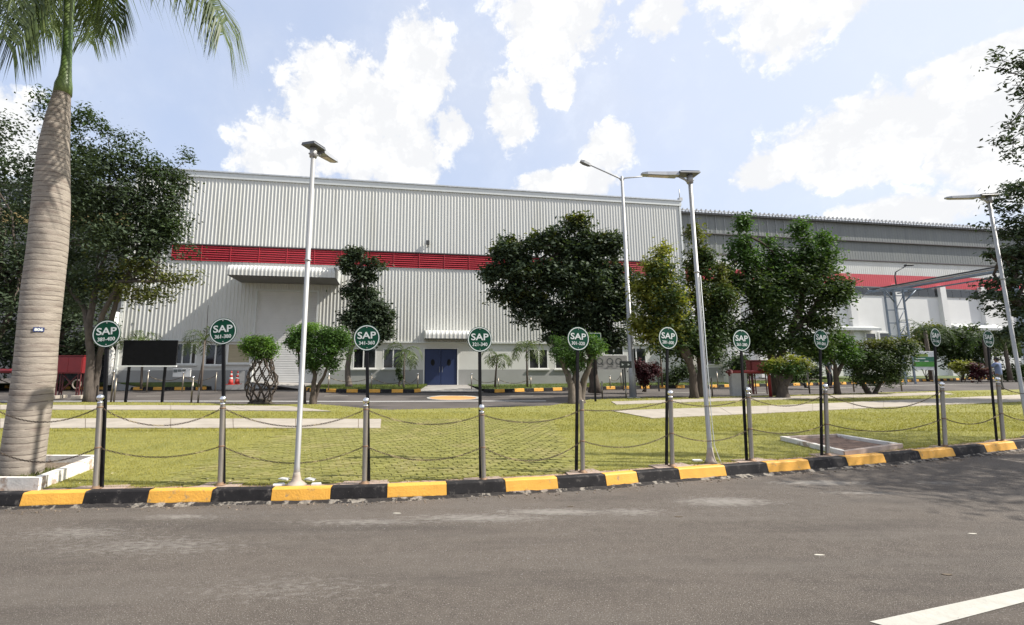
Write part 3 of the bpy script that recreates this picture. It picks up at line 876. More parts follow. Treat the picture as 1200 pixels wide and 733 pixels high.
# ------------------------------------------------------------------ lamps
def solar_lamp(px, py, pt, yaw, label, tilt=R(6), scale=1.0, basez=LZ, flare=False, pw=.10):
    b = G(px, py, basez + .01)
    H = ZAT(pt, b.y) - b.z
    o = thing('solar_lamp', label, 'street lamp', b, 0, 'solar street lamps along the near kerb')
    mb = MB(); mb.tube([(0, 0, 0), (0, 0, H * .05), (0, 0, H * .052), (0, 0, H)], [.034, .034, .031, .027], 16); mb.build('pole', galv, o)
    if flare:
        mb = MB(); mb.lathe([(.085, 0), (.06, .04), (.045, .12), (.036, .2)], n=14); mb.build('base_cone', M('lamp_base', (.35, .3, .25), .8, var=.25), o)
        mb = MB(); mb.tube([(.035, -.03, H * .62), (.042, -.03, .6), (.045, -.04, .25), (.09, -.06, .06), (.12, -.05, .0)], .006, 6); mb.build('cable', signw, o)
    else:
        mb = MB(); mb.lathe([(.12, 0), (.09, .02), (.055, .05), (.042, .10), (.036, .14)], n=14); mb.build('base_cone', M('lamp_base', (.35, .3, .25), .8, var=.25), o)
    mb = MB(); mb.lathe([(.034, H * .63), (.04, H * .63 + .004), (.04, H * .63 + .02), (.034, H * .63 + .024)], n=12); mb.build('clamp', galv, o)
    # head: built along +x, turned by yaw
    c, s_ = math.cos(yaw), math.sin(yaw)
    def T(x, y, z):
        zz = z + x * math.tan(tilt)
        return (x * c - y * s_, x * s_ + y * c, H - .09 + zz)
    def hb(nm, secs, mat):
        """loft of rectangles (x, halfwidth, z0, z1)"""
        mb = MB(); vs = []
        for x, w, z0, z1 in secs:
            vs += [T(x, -w, z0), T(x, w, z0), T(x, w * .86, z1), T(x, -w * .86, z1)]
        n = len(secs); fs = [(3, 2, 1, 0), tuple((n - 1) * 4 + k for k in range(4))]
        for i in range(n - 1):
            for k in range(4): fs.append((i * 4 + k, i * 4 + (k + 1) % 4, i * 4 + 4 + (k + 1) % 4, i * 4 + 4 + k))
        mb.add(vs, fs); return mb.build(nm, mat, o)
    headm = M('lamp_housing', (.36, .37, .39), .45, .3, var=.06)
    hb('lamp_housing', [(.205 * scale, .075, -.0, .058), (.4 * scale, .062, .0, .056), (.70 * scale, .055, .008, .052), (.78 * scale, .035, .02, .045)], headm)
    hb('light_panel', [(.35 * scale, .045, -.008, -.0015), (.68 * scale, .04, .000, .0065)], M('lamp_lens', (.62, .55, .55), .3))
    hb('solar_panel', [(-.12, pw, .030, .062), (.20 * scale, pw, .030, .062)], M('solar_panel_frame', (.12, .125, .135), .4, var=.1))
    hb('solar_cell_sheet', [(-.11, pw * .92, .0630, .0645), (.185 * scale, pw * .92, .0630, .0645)], M('solar_cells', (.01, .015, .05), .15))
    mb = MB()
    mb.tube([T(0, 0, -.13), T(.06, 0, -.05), T(.16, 0, .0)], .018, 8); mb.tube([T(-.045, -.03, -.06), T(.045, -.03, -.06)], .01, 6); mb.tube([T(-.045, .03, -.06), T(.045, .03, -.06)], .01, 6)
    mb.build('bracket', galv, o)
    mb = MB(); mb.lathe([(.045, H - .19), (.045, H - .07)], n=12); mb.build('collar', galv, o)
    return o
solar_lamp(347, 568.5, 168, R(74), 'tall galvanised solar lamp left of centre in front of the big shutter', R(4), .66, flare=False, pw=.095)
solar_lamp(833, 542.5, 201, R(183), 'tall galvanised solar lamp between the signs numbered 281-300 and 261-280', R(0), .95, flare=True)
solar_lamp(1207, 513, 227, R(176), 'solar lamp at the right edge with its arm over the roofline', R(-1), 1.02)
# broken tiles by the foot of the left lamp
for k, (px, py) in enumerate([(327, 569), (333, 562.5), (364, 563), (371, 568.5), (817, 540.5)]):
    g = G(px, py, LZ + .006); mb = MB(); rr = random.Random(k + 40)
    w = .055 + .02 * rr.random(); mb.poly([(-w, -.03), (w, -.035), (w * .8, .03), (-w * .9, .035)], 0, .018)
    o = mb.build('floor_tile', M('broken_tile', (.72, .70, .66), .5, var=.1, scale=20)); o.location = g; o.rotation_euler = (0, 0, rr.uniform(-.5, .5))
    tag(o, ['nearer of two white tiles left of the lamp foot', 'farther of two white tiles left of the lamp foot', 'farther of two white tiles right of the lamp foot',
            'nearer of two white tiles right of the lamp foot', 'white tile beside the foot of the lamp with a cable'][k], 'tile', 'broken white tiles by the lamps')

# tall double-arm street lamp by the internal road
b = G(742, 466.5, .02); H = ZAT(207, b.y)
sl = thing('street_lamp', 'tall pale tapered street lamp with two arms beside the internal road', 'street lamp', b)
mb = MB(); mb.tube([(0, 0, 0), (0, 0, 1.2), (0, 0, 1.22), (0, 0, H - .02)], [.15, .135, .12, .055], 14); mb.build('pole', galv, sl)
mb = MB(); mb.lathe([(.3, 0), (.3, .03), (.17, .04)], n=14); mb.build('base_plate', galv, sl)
for (dx, dz) in ((-1.42, .62), (1.42, .12)):
    sx = -1 if dx < 0 else 1
    mb = MB(); mb.tube([(0, 0, H - .25), (sx * .12, 0, H - .1), (dx, 0, H - .1 + dz)], [.045, .035, .028], 8); arm = mb.build('arm', galv, sl)
    d = Vector((dx - sx * .12, 0, dz)).normalized(); e = Vector((dx, 0, H - .1 + dz)); nrm = Vector((-d.z, 0, d.x))
    if nrm.z < 0: nrm = -nrm
    mb = MB(); vs = []
    for f, w, t0, t1 in ((-.05, .05, -.03, .03), (.05, .1, -.06, .06), (.3, .13, -.07, .07), (.48, .09, -.05, .04)):
        for yy, tt in ((-w, t0), (w, t0), (w * .7, t1), (-w * .7, t1)):
            q = e + d * f + nrm * tt; vs.append((q.x, yy, q.z))
    fs = [(3, 2, 1, 0), (12, 13, 14, 15)] + [(i * 4 + k, i * 4 + (k + 1) % 4, i * 4 + 4 + (k + 1) % 4, i * 4 + 4 + k) for i in range(3) for k in range(4)]
    mb.add(vs, fs); mb.build('lamp_head', M('grey_lamp_head', (.22, .225, .23), .5, .2), sl)

# ------------------------------------------------------------------ the hall (front building)
WA = R(9.3)
W0 = G(515, 452.3, .1)
wd = Vector((math.cos(WA), math.sin(WA), 0)); wo_ = Vector((math.sin(WA), -math.cos(WA), 0))
def plane_hit(px, py, setback=0.0, base=None, a=None):
    b0 = (base or W0) - wo_ * setback
    d = ray(px, py); c = Vector((0, 0, CAMZ))
    t = (b0 - c).dot(wo_) / d.dot(wo_)
    q = c + d * t
    return (q - (base or W0)).dot(wd), q.z
def S(px, py=420, sb=0.0): return plane_hit(px, py, sb)[0]
def Z(px, py, sb=0.0): return plane_hit(px, py, sb)[1]
hall = thing('hall', 'large cream ribbed metal hall with red louvre band and blue door', 'building', (W0.x, W0.y, 0), WA)
ZB = .05
sL, sR = S(141, 380), S(799, 280)
zT = (Z(225, 205.5) + Z(600, 229.5) + Z(799, 240)) / 3
zR1 = (Z(203, 286) + Z(565, 301)+ Z(750, 307)) / 3; zR0 = (Z(203, 303.5) + Z(565, 318.5)) / 2
zC = Z(450, 400.3); zD = Z(520, 433.5)
sRedL, sRedR = S(202.5, 295), S(762, 312)
print('hall', sL, sR, zT, zR1, zR0, zC, zD, 'Ztops', Z(225, 205.5), Z(799, 240), Z(203, 286), Z(565, 301), Z(150, 394), Z(620, 402))
def corrug(mb, s0, s1, z0, z1, o=0.0, pitch=.2, depth=.022, y_sign=-1):
    n = max(1, round((s1 - s0) / pitch)); p = (s1 - s0) / n; xs = []
    for i in range(n):
        a = s0 + i * p
        xs += [(a, 0), (a + p * .56, 0), (a + p * .66, depth), (a + p * .86, depth)]
    xs.append((s1, 0))
    vs = []
    for x, d in xs: vs += [(x, y_sign * (o + d), z0), (x, y_sign * (o + d), z1)]
    fs = [(2 * i, 2 * i + 2, 2 * i + 3, 2 * i + 1) for i in range(len(xs) - 1)]
    mb.add(vs, fs)
sh0, sh1 = S(298.5, 400), S(369.5, 400); zSh = Z(330, 342)
mb = MB(); corrug(mb, sL, sR, zR1, zT - .12, .06); mb.build('cladding', clad, hall)
for a, b_ in ((sL, sRedL), (sRedR, sR)):
    mb = MB(); corrug(mb, a, b_, zR0, zR1 - .02, .06); mb.build('cladding', clad, hall)
mb = MB(); corrug(mb, sL, sh0 - .05, zC, zR0 - .01, .06); mb.build('cladding', clad, hall)
mb = MB(); corrug(mb, sh0 - .05, sh1 + .05, zSh + .05, zR0 - .01, .06); mb.build('cladding', clad, hall)
mb = MB(); corrug(mb, sh1 + .05, sR, zC, zR0 - .01, .06); mb.build('cladding', clad, hall)
# body behind the skin
mb = MB(); mb.box(sL + .02, sR - .02, .40, 34, 0, zT - .1); mb.build('wall', clad, hall)
mb = MB(); mb.box(sL + .005, sR - .005, .16, .398, zC + .02, zT - .11); mb.build('backing_wall', M('grey_backing', (.2, .2, .2), .8), hall)
mb = MB(); mb.box(sL - .06, sR + .06, -.14, .3, zT - .115, zT + .22); mb.build('eaves_gutter', trim, hall)
mb = MB(); mb.box(sL - .1, sR + .1, -.2, .32, zT + .222, zT + .30); mb.build('roof_coping', M('coping_grey', (.5, .52, .54), .5, .2), hall)
mb = MB(); mb.box(sL - .05, sR + .05, .33, 34.1, zT - .09, zT + .1); mb.build('roof', trim, hall)
mb = MB(); mb.box(sL, sRedL, -.14, -.098, zR0 - .0, zR1) if False else mb.box(sL, sL + .12, -.12, .0, 0.1, zT - .12); mb.build('corner_trim', trim, hall)
mb = MB(); mb.box(sR - .12, sR, -.12, .0, 0.1, zT - .12); mb.build('corner_trim', trim, hall)
for (a, b_) in ((sL + .13, sh0 - .06), (sh1 + .06, sR - .13)):
    mb = MB(); mb.box(a, b_, -.13, -.0, zC - .09, zC - .003); mb.build('flashing', trim, hall)
# louvres
npan = 19; pw = (sRedR - sRedL) / npan
lv = MB(); nb = 7; zh = (zR1 - zR0) / nb
for k in range(nb):
    z0 = zR0 + k * zh
    lv.add([(0.02, -.13, z0 + .01), (pw - .02, -.13, z0 + .01), (pw - .02, -.03, z0 + zh * .95), (0.02, -.03, z0 + zh * .95),
            (0.02, -.115, z0 + .0), (pw - .02, -.115, z0 + .0), (pw - .02, -.015, z0 + zh * .9), (0.02, -.015, z0 + zh * .9)],
           [(0, 1, 2, 3), (7, 6, 5, 4), (0, 4, 5, 1), (1, 5, 6, 2), (2, 6, 7, 3), (3, 7, 4, 0)])
lv.box(0, .03, -.135, -.01, zR0, zR1 - .01)
l0_ = lv.build('louver_panel', redm, hall); l0_.location = (sRedL, 0, 0)
for k in range(1, npan):
    c = l0_.copy(); COL.objects.link(c); c.parent = hall; c.location = (sRedL + k * pw, 0, 0)
mb = MB(); mb.box(sRedL - .03, sRedR + .03, -.15, .0, zR1 - .012, zR1 + .05); mb.build('louver_head_flashing', M('dark_flashing', (.08, .07, .07), .6), hall)

# masonry with openings
def wall_holes(s0, s1, z0, z1, holes, o, mat, parent, depth=.14, name='wall'):
    xs = sorted({s0, s1, *[h[0] for h in holes], *[h[1] for h in holes]}); zs = sorted({z0, z1, *[h[2] for h in holes], *[h[3] for h in holes]})
    xs = [x for x in xs if s0 <= x <= s1]; zs = [z for z in zs if z0 <= z <= z1]
    mb = MB()
    for i in range(len(xs) - 1):
        for j in range(len(zs) - 1):
            cx, cz = (xs[i] + xs[i + 1]) / 2, (zs[j] + zs[j + 1]) / 2
            if any(h[0] < cx < h[1] and h[2] < cz < h[3] for h in holes): continue
            mb.add([(xs[i], -o, zs[j]), (xs[i + 1], -o, zs[j]), (xs[i + 1], -o, zs[j + 1]), (xs[i], -o, zs[j + 1])], [(0, 1, 2, 3)])
    for h in holes:
        a, b_, c, d = max(h[0], s0), min(h[1], s1), max(h[2], z0), min(h[3], z1)
        if a >= b_ or c >= d: continue
        y0, y1 = -o, -o + depth
        mb.add([(a, y0, c), (a, y1, c), (a, y1, d), (a, y0, d)], [(0, 1, 2, 3)])
        mb.add([(b_, y0, c), (b_, y1, c), (b_, y1, d), (b_, y0, d)], [(3, 2, 1, 0)])
        if d < z1 or h[3] <= z1: mb.add([(a, y0, d), (b_, y0, d), (b_, y1, d), (a, y1, d)], [(3, 2, 1, 0)])
        if h[2] >= z0: mb.add([(a, y0, c), (b_, y0, c), (b_, y1, c), (a, y1, c)], [(0, 1, 2, 3)])
    return mb.build(name, mat, parent)
def window(parent, s0, s1, z0, z1, panes, y=-.02, fr=.07, framem=None, panem=None, lab=None):
    """panes: list of fractions where mullions stand"""
    fm = framem or white; w = MB()
    w.box(s0, s1, y - .05, y + .05, z0, z0 + fr); w.box(s0, s1, y - .05, y + .05, z1 - fr, z1)
    cuts = [0] + list(panes) + [1]
    for c in cuts:
        x = s0 + (s1 - s0) * c
        a = x if c == 0 else (x - fr if c == 1 else x - fr / 2)
        w.box(a, a + fr, y - .048, y + .048, z0 + fr, z1 - fr)
    o = w.build('window', fm, parent)
    if lab: o['label'] = lab
    for k in range(len(cuts) - 1):
        a, b_ = s0 + (s1 - s0) * cuts[k] + fr * .5, s0 + (s1 - s0) * cuts[k + 1] - fr * .5
        p = MB(); p.box(a, b_, y + .0, y + .02, z0 + fr * .9, z1 - fr * .9)
        pm = panem[k] if isinstance(panem, list) else (panem or glassm)
        p.build('pane', pm, o)
    return o
def SZ(x0, x1, y0, y1):
    xm, ym = (x0 + x1) / 2, (y0 + y1) / 2
    return (S(x0, ym), S(x1, ym), Z(xm, y1), Z(xm, y0))
WIN = [(206, 230.5, 402, 427.5), (240, 262.5, 403, 428.5), (266, 294, 402.5, 426.5), (413.5, 441, 408, 432.5), (448.5, 473, 408.5, 432.5), (619.5, 642.5, 409, 432.8), (650, 673, 409, 432.8),
       (707.5, 731, 407, 417), (738.5, 757.5, 407.5, 433), (560, 560.01, 410, 432)]
WIN = WIN[:-1]
holes = [SZ(*w) for w in WIN]
door = (S(497.3, 430), S(535.8, 430), .1, Z(516, 409))
shut = (sh0, sh1, ZB, zSh + .02)
H_ALL = holes + [(door[0], door[1], -.2, door[3]), (shut[0], shut[1], -.2, zC + .5)]
for a, b_ in ((sL, sh0), (sh1, sR)):
    wall_holes(a, b_, zD, zC - .02, [h for h in H_ALL[:-1] if a < h[0] < b_], 0.0, masonry, hall)
for a, b_ in ((sL, sh0), (sh1, door[0]), (door[1], sR)):
    wall_holes(a, b_, -.1, zD, [h for h in holes if a < h[0] < b_], .012, dado, hall, name='dado')
mb = MB(); mb.box(sh0 - .3, sh0, -.1, .35, zC - .1, zSh + .3) if False else mb.box(sh0 - .10, sh0, -.09, .3, .1, zSh); mb.build('door_jamb', trim, hall)
mb = MB(); mb.box(sh1, sh1 + .10, -.09, .3, .1, zSh); mb.build('door_jamb', trim, hall)
mb = MB(); mb.box(sh0 - .10, sh1 + .10, -.09, .3, zSh, zSh + .12); mb.build('door_lintel', trim, hall)
# shutter curtain
mb = MB(); z = .12; k = 0
while z < zSh:
    z2 = min(z + .10, zSh)
    mb.add([(sh0, .05, z), (sh1, .05, z), (sh1, .04, z + (z2 - z) * .7), (sh0, .04, z + (z2 - z) * .7), (sh1, .05, z2), (sh0, .05, z2)], [(0, 1, 2, 3), (3, 2, 4, 5)])
    z = z2
o = mb.build('roller_shutter', shutm, hall); mb = MB(); mb.box(sh0, sh1, .0, .039, .03, .14); mb.build('bottom_rail', trim, o)
glint = [None, None]
curtain = M('dark_curtain', (.05, .045, .04), .7, var=.3, scale=4, stretch=(8, 1, .3))
PN = [([.32, .74], [glassm, glassm, curtain]), ([.55], [glassm, glassm]), ([], [blindm]), ([.45], None), ([.5], None), ([.52], None), ([.5], None), ([.5], None), ([.38], None)]
for hrect, (cuts, pm) in zip(holes, PN):
    window(hall, *hrect, cuts, y=.04, panem=pm)
for hrect in holes[:7]:
    mb = MB(); mb.box(hrect[0] - .08, hrect[1] + .08, -.10, .0, hrect[2] - .07, hrect[2] - .002); mb.build('window_sill', masonry, hall)
# blue double door
dm_ = (door[0] + door[1]) / 2
for a, b_ in ((door[0] + .02, dm_ - .008), (dm_ + .008, door[1] - .02)):
    mb = MB(); mb.box(a, b_, .03, .08, .13, door[3] - .03, bev=.01); d_ = mb.build('door', doorb, hall)
    c = (a + b_) / 2
    mb = MB(); n = 20; zc = Z(516, 425)
    vs = [(c + .12 * math.cos(6.283 * k / n), yy, zc + .2 * math.sin(6.283 * k / n)) for yy in (.018, .03) for k in range(n)]
    mb.add(vs, [tuple(range(n)), *[(k, n + k, n + (k + 1) % n, (k + 1) % n) for k in range(n)]]); mb.build('porthole', blackm, d_)
    hx = b_ - .08 if a < dm_ - .5 else a + .08
    mb = MB(); mb.tube([(hx, .0, zc - .6), (hx, -.03, zc - .55), (hx, -.03, zc - .3), (hx, .0, zc - .25)], .012, 6); mb.build('handle', galv, d_)
mb = MB(); mb.box(door[0] - .07, door[0] + .0, -.02, .1, .1, door[3] + .06); mb.box(door[1], door[1] + .07, -.02, .1, .1, door[3] + .06); mb.box(door[0] + .001, door[1] - .001, -.02, .1, door[3], door[3] + .06)
mb.build('door_frame', white, hall)
# canopies with bull-nosed ribbed sheets
def canopy(s0, s1, zu, proj, nose, name='canopy', pitch=.2):
    n = round((s1 - s0) / pitch); p = (s1 - s0) / n
    prof = [(.05, zu + nose * 1.12), (proj * .5, zu + nose * 1.06), (proj - nose * .6, zu + nose)]
    for k in range(1, 7):
        a = math.pi / 2 * k / 6; prof.append((proj - nose * .6 + nose * .6 * math.sin(a), zu + nose * .45 + nose * .55 * math.cos(a)))
    prof.append((proj, zu + .02))
    mb = MB(); cols = []
    for i in range(n):
        a = s0 + i * p; cols += [(a, 0), (a + p * .45, 0), (a + p * .62, .018), (a + p * .85, .018)]
    cols.append((s1, 0)); vs = []
    for x, d in cols:
        for j, (y, z_) in enumerate(prof):
            nx = d * (j / (len(prof) - 1)); vs.append((x, -(y + d * min(1, j / 4)), z_ + d * (1 - j / (len(prof) - 1))))
    m_ = len(prof)
    mb.add(vs, [(i * m_ + j, (i + 1) * m_ + j, (i + 1) * m_ + j + 1, i * m_ + j + 1) for i in range(len(cols) - 1) for j in range(m_ - 1)])
    c = mb.build(name, clad, hall)
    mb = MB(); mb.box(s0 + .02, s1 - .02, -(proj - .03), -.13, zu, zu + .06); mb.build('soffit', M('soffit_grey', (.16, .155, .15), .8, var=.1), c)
    for x in (s0 - .01, s1 + .0):
        mb = MB(); pts = [(x, -y, z_) for y, z_ in prof] + [(x, -.13, zu + .02)]
        mb.add(pts + [(x + .012, y, z_) for _, y, z_ in pts], [tuple(range(len(pts))), tuple(range(2 * len(pts) - 1, len(pts) - 1, -1))]); mb.build('end_plate', trim, c)
    return c
c_s0 = S(284.5, 330); zu = Z(286, 332)
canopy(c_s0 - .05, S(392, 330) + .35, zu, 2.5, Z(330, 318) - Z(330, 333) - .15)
# small canopy over the blue door
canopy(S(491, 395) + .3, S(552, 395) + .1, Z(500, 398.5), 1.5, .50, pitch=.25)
# fittings on the wall
s_, z_ = plane_hit(501, 287)
mb = MB(); mb.tube([(s_, -.05, z_ - .2), (s_, -.15, z_ - .1), (s_, -.2, z_)], .02, 6); mb.box(s_ - .1, s_ + .1, -.32, -.16, z_ - .05, z_ + .2); mb.build('wall_lamp', M('dark_fitting', (.05, .05, .05), .6), hall)
s_, z_ = plane_hit(797, 240)
mb = MB(); mb.box(s_ - .12, s_ + .12, -.15, .1, zT + .3, zT + .5); mb.tube([(s_, 0, zT + .5), (s_, 0, zT + 1.15)], .03, 6); mb.build('roof_mast', galv, hall)
s_, z_ = plane_hit(759, 299)

# ------------------------------------------------------------------ verge, aprons and far kerbs
FK_Z = .13
def wall_pt(px, z, out=.02):
    s_ = S(px, 448); q = W0 + wd * s_ + wo_ * out; q.z = z; return q
FKERBS = [
    [(-420, 450, 0), (-150, 453, 0), (0, 455, 0), (100, 457, 0), (170, 457.6, 0), (230, 457.6, 0), (250, 456.6, 0), (262, 455, 0), (270, 453.3, 0)],
    [(356, 457.3, 0), (364, 459.6, 0), (400, 460.4, 0), (450, 460.6, 0), (485, 460.6, 0), (493, 459.8, 0)],
    [(567, 460.2, 0), (580, 460.6, 0), (620, 459.3, 0), (700, 457, 0), (760, 455.7, 0), (830, 454.7, 0), (900, 453, 0), (950, 452, 0), (1000, 450.6, 0), (1036, 449.4, 0)],
    [(1050, 448.3, 0), (1100, 446.6, 0), (1165, 444.3, 0), (1260, 441.5, 0)]]
FKP = []
for fi, fk in enumerate(FKERBS):
    pts = dense([G(x, y, 0) for x, y, z in fk], .58)
    # even spacing
    seg = [0]
    for a, b_ in zip(pts[:-1], pts[1:]): seg.append(seg[-1] + (b_ - a).length)
    n = round(seg[-1] / .58); ev = []
    for k in range(n + 1):
        t = seg[-1] * k / n; i = max(j for j in range(len(seg)) if seg[j] <= t + 1e-9); i = min(i, len(pts) - 2)
        ev.append(pts[i].lerp(pts[i + 1], (t - seg[i]) / max(1e-9, seg[i + 1] - seg[i])))
    FKP.append(ev)
    mb = MB(); A = []; B = []
    for i, p in enumerate(ev):
        t, nn = side(ev, i); A.append(p - nn * .05 + Vector((0, 0, .012))); B.append(p + nn * .18 + Vector((0, 0, .05)))
    ko = band('kerb', A, B, mortar)
    step = 1 if fi < 3 else 1
    for i in range(len(ev) - 1):
        if ev[i].x < -30 or ev[i].x > 48: continue
        t1, n1 = side(ev, i); t2, n2 = side(ev, i + 1)
        kerb_stone(ev[i], ev[i + 1], n1, n2, (yel if i % 2 else blk), h=.17, topw=.13, batter=.02, parent=ko, z0=.0, gap=.006)
vergem = M('verge_grass', (.075, .105, .03), .95, var=.35, scale=3, bump=.9, bscale=30, col2=(.12, .13, .04), c2=(.5, .7), s2=1.3)
def verge(ev, zback, backpts, name='verge', mat=None):
    A = [p + side(ev, i)[1] * .12 + Vector((0, 0, .145)) for i, p in enumerate(ev)]
    mb = MB(); n = len(A); vs = []; rr = random.Random(8)
    for i, a in enumerate(A):
        b_ = backpts(i / (n - 1), a)
        for k in range(7):
            q = a.lerp(b_, k / 6); q.z += rr.uniform(-.01, .02) if 0 < k < 6 else 0; vs.append(q)
    mb.add(vs, [(i * 7 + k, (i + 1) * 7 + k, (i + 1) * 7 + k + 1, i * 7 + k + 1) for i in range(n - 1) for k in range(6)])
    return tag(mb.build(name, mat or vergem), kind='structure')
def onwall(x, z):
    """point on the wall line at world x"""
    t = (x - W0.x) / wd.x; q = W0 + wd * t + wo_ * .02; q.z = z; return q
def vline(x0, x1, z): return lambda f, a: onwall(x0 + (x1 - x0) * f, z)
verge(FKP[0], .4, vline(FKP[0][0].x, wall_pt(292, 0).x, .42))
verge(FKP[1], .3, vline(wall_pt(375, 0).x, wall_pt(494, 0).x, .2))
verge(FKP[2], .2, lambda f, a: (onwall(wall_pt(548, 0).x + (FKP[2][-1].x + 4 - wall_pt(548, 0).x) * f, .17) + Vector((0, max(0, f - .55) * 14, 0))))
verge(FKP[3], .2, lambda f, a: a + Vector((0, 12, .05)))
# aprons
def quadm(name, pts, mat, kind='structure'):
    mb = MB(); mb.poly([tuple(p) for p in pts]); return tag(mb.build(name, mat), kind=kind)
apm = M('apron_concrete', (.30, .28, .255), .9, var=.15, scale=.8, bump=.2, col2=(.2, .185, .17), c2=(.55, .7), s2=.9)
quadm('apron', [FKP[0][-1] + Vector((.0, 0, .02)), FKP[1][0] + Vector((0, 0, .02)), wall_pt(376, .30, .0), wall_pt(291, .42, .0)], apm)
quadm('apron', [FKP[1][-1] + Vector((0, 0, .02)), FKP[2][0] + Vector((0, 0, .02)), wall_pt(549, .14, .0), wall_pt(493, .14, .0)], apm)
# far road paint
def strip(pxs, w, z, mat, name):
    pts = [G(x, y, z) for x, y in pxs]
    band(name, [p - side(pts, i)[1] * w for i, p in enumerate(pts)], [p + side(pts, i)[1] * w for i, p in enumerate(pts)], mat)
strip([(-200, 471.3), (0, 470.4), (200, 470.2), (420, 470.6), (640, 470)], .09, -.0105, white, 'edge_line')
for x in (160, 380, 597, 790, 870): strip([(x, 464.4 if x < 700 else 460.5), (x + 28, 464.2 if x < 700 else 460.1)], .07, -.0105, whitel, 'lane_dash')
strip([(900, 457.2), (1150, 449.5)], .08, -.0105, whitel, 'edge_line')
c = [G(531 + 31 * math.cos(t), 466.3 + 2.9 * math.sin(t), -.0105) for t in [6.283 * k / 28 for k in range(28)]]
quadm('road_marking', c, whitel)
c = [G(531 + 27.5 * math.cos(t), 466.4 + 2.2 * math.sin(t), -.0065) for t in [6.283 * k / 28 for k in range(28)]]
quadm('road_marking', c, M('orange_road_paint', (.62, .30, .10), .8, var=.15, scale=4))

# ------------------------------------------------------------------ the second building, farther right
SB = 10.5
s2L, s2R = plane_hit(800, 330, SB)[0] - .0, plane_hit(1330, 330, SB)[0]
def z2(px, py): return plane_hit(px, py, SB)[1]
fac = thing('factory_building', 'long white and grey factory building with a red stripe behind the trees', 'building', (W0 - wo_ * SB) * 1.0, WA)
fac.location.z = 0; ORG[fac] = Vector((fac.location))
za = (z2(808, 247) + z2(1000, 256.5) + z2(1150, 268)) / 3      # roof top
zb_ = (z2(850, 254) + z2(1000, 263.5) + z2(1150, 273)) / 3     # roof underside
zc_ = (z2(960, 280.5) + z2(1100, 287.5)) / 2                    # first grey band bottom
zd_ = (z2(990, 305) + z2(1130, 309.5)) / 2                      # second band bottom
ze_ = (z2(990, 322) + z2(1130, 324.5)) / 2                      # red top
zf_ = (z2(990, 335.5) + z2(1130, 339)) / 2
zg_ = (z2(1010, 346.5) + z2(1080, 348)) / 2
print('fac', za, zb_, zc_, zd_, ze_, zf_, zg_, s2L, s2R)
def fbox(name, a, b_, y0, y1, z0, z1, mat):
    mb = MB(); mb.box(a, b_, y0, y1, z0, z1); return mb.build(name, mat, fac)
s2B = s2L - 1.0
fbox('wall', s2B, s2R, 0, 30, 0, zf_ - .02, M('white_wall', (.70, .69, .66), .85, var=.04, scale=.5, col2=(.6, .59, .56), c2=(.6, .85), s2=.5))
fbox('upper_wall', s2B, s2R, .12, 30, zf_ - .0, zb_ - .01, M('grey_backing', (.2, .2, .2), .8))
mb = MB(); corrug(mb, s2B, s2R, zc_ - .05, zb_ - .02, .25, pitch=.33, depth=.010); mb.build('grey_band', greyclad, fac)
mb = MB(); corrug(mb, s2B, s2R, zd_, zc_ + .02, .06, pitch=.33, depth=.010); mb.build('grey_band', greyclad, fac)
fbox('band_flashing', s2B, s2R, -.32, -.2, zc_ - .12, zc_ - .045, M('dark_flashing', (.08, .07, .07), .6))
fbox('band_flashing', s2B, s2R, -.14, -.05, zd_ - .10, zd_ - .004, M('dark_flashing', (.08, .07, .07), .6))
mb = MB(); corrug(mb, s2B, s2R, ze_, zd_ - .11, .0, pitch=.25, depth=.012); mb.build('white_band', clad, fac)
mb = MB(); corrug(mb, s2B, s2R, zf_, ze_ - .004, .03, pitch=.25, depth=.008); mb.build('red_band', M('red_sheet', (.52, .06, .075), .55, var=.08), fac)
mullm = M('mullion', (.30, .31, .31), .5)
k = 0; x = s2B
while x < plane_hit(965, 270, SB)[0]:
    fbox('mullion', x, x + .05, -.30, -.283, zc_ - .03, zb_ - .03, mullm); fbox('mullion', x, x + .05, -.115, -.094, zd_ + .02, zc_ - .13, mullm); x += .95
fbox('roof_edge', s2B, s2R, -.62, .4, zb_ - .02, zb_ + .12, M('roof_underside', (.1, .1, .1), .8))
mb = MB()     # ribbed roof sheets rising away
n = int((s2R - s2B) / .35)
for i in range(n):
    a = s2B + i * .35
    mb.add([(a, -.66, zb_ + .13), (a + .22, -.66, zb_ + .13), (a + .22, 6, za + .25), (a, 6, za + .25), (a + .24, -.66, zb_ + .26), (a + .33, -.66, zb_ + .26), (a + .33, 6, za + .38), (a + .24, 6, za + .38), (a + .35, -.66, zb_ + .13), (a + .35, 6, za + .25)],
           [(0, 1, 2, 3), (1, 4, 7, 2), (4, 5, 6, 7), (5, 8, 9, 6)])
mb.build('roof_sheet', M('roof_white', (.74, .75, .76), .4, .1), fac)
mb = MB()
for i in range(int((s2R - s2B) / .5)):
    a = s2B + i * .5; mb.box(a, a + .05, -.1, .1, za - .05, za + .20)
fbox('roof_ridge_rail', s2B, s2R, -.05, .05, za + .0, za + .06, galv); mb.build('roof_fins', galv, fac)['kind'] = 'stuff'
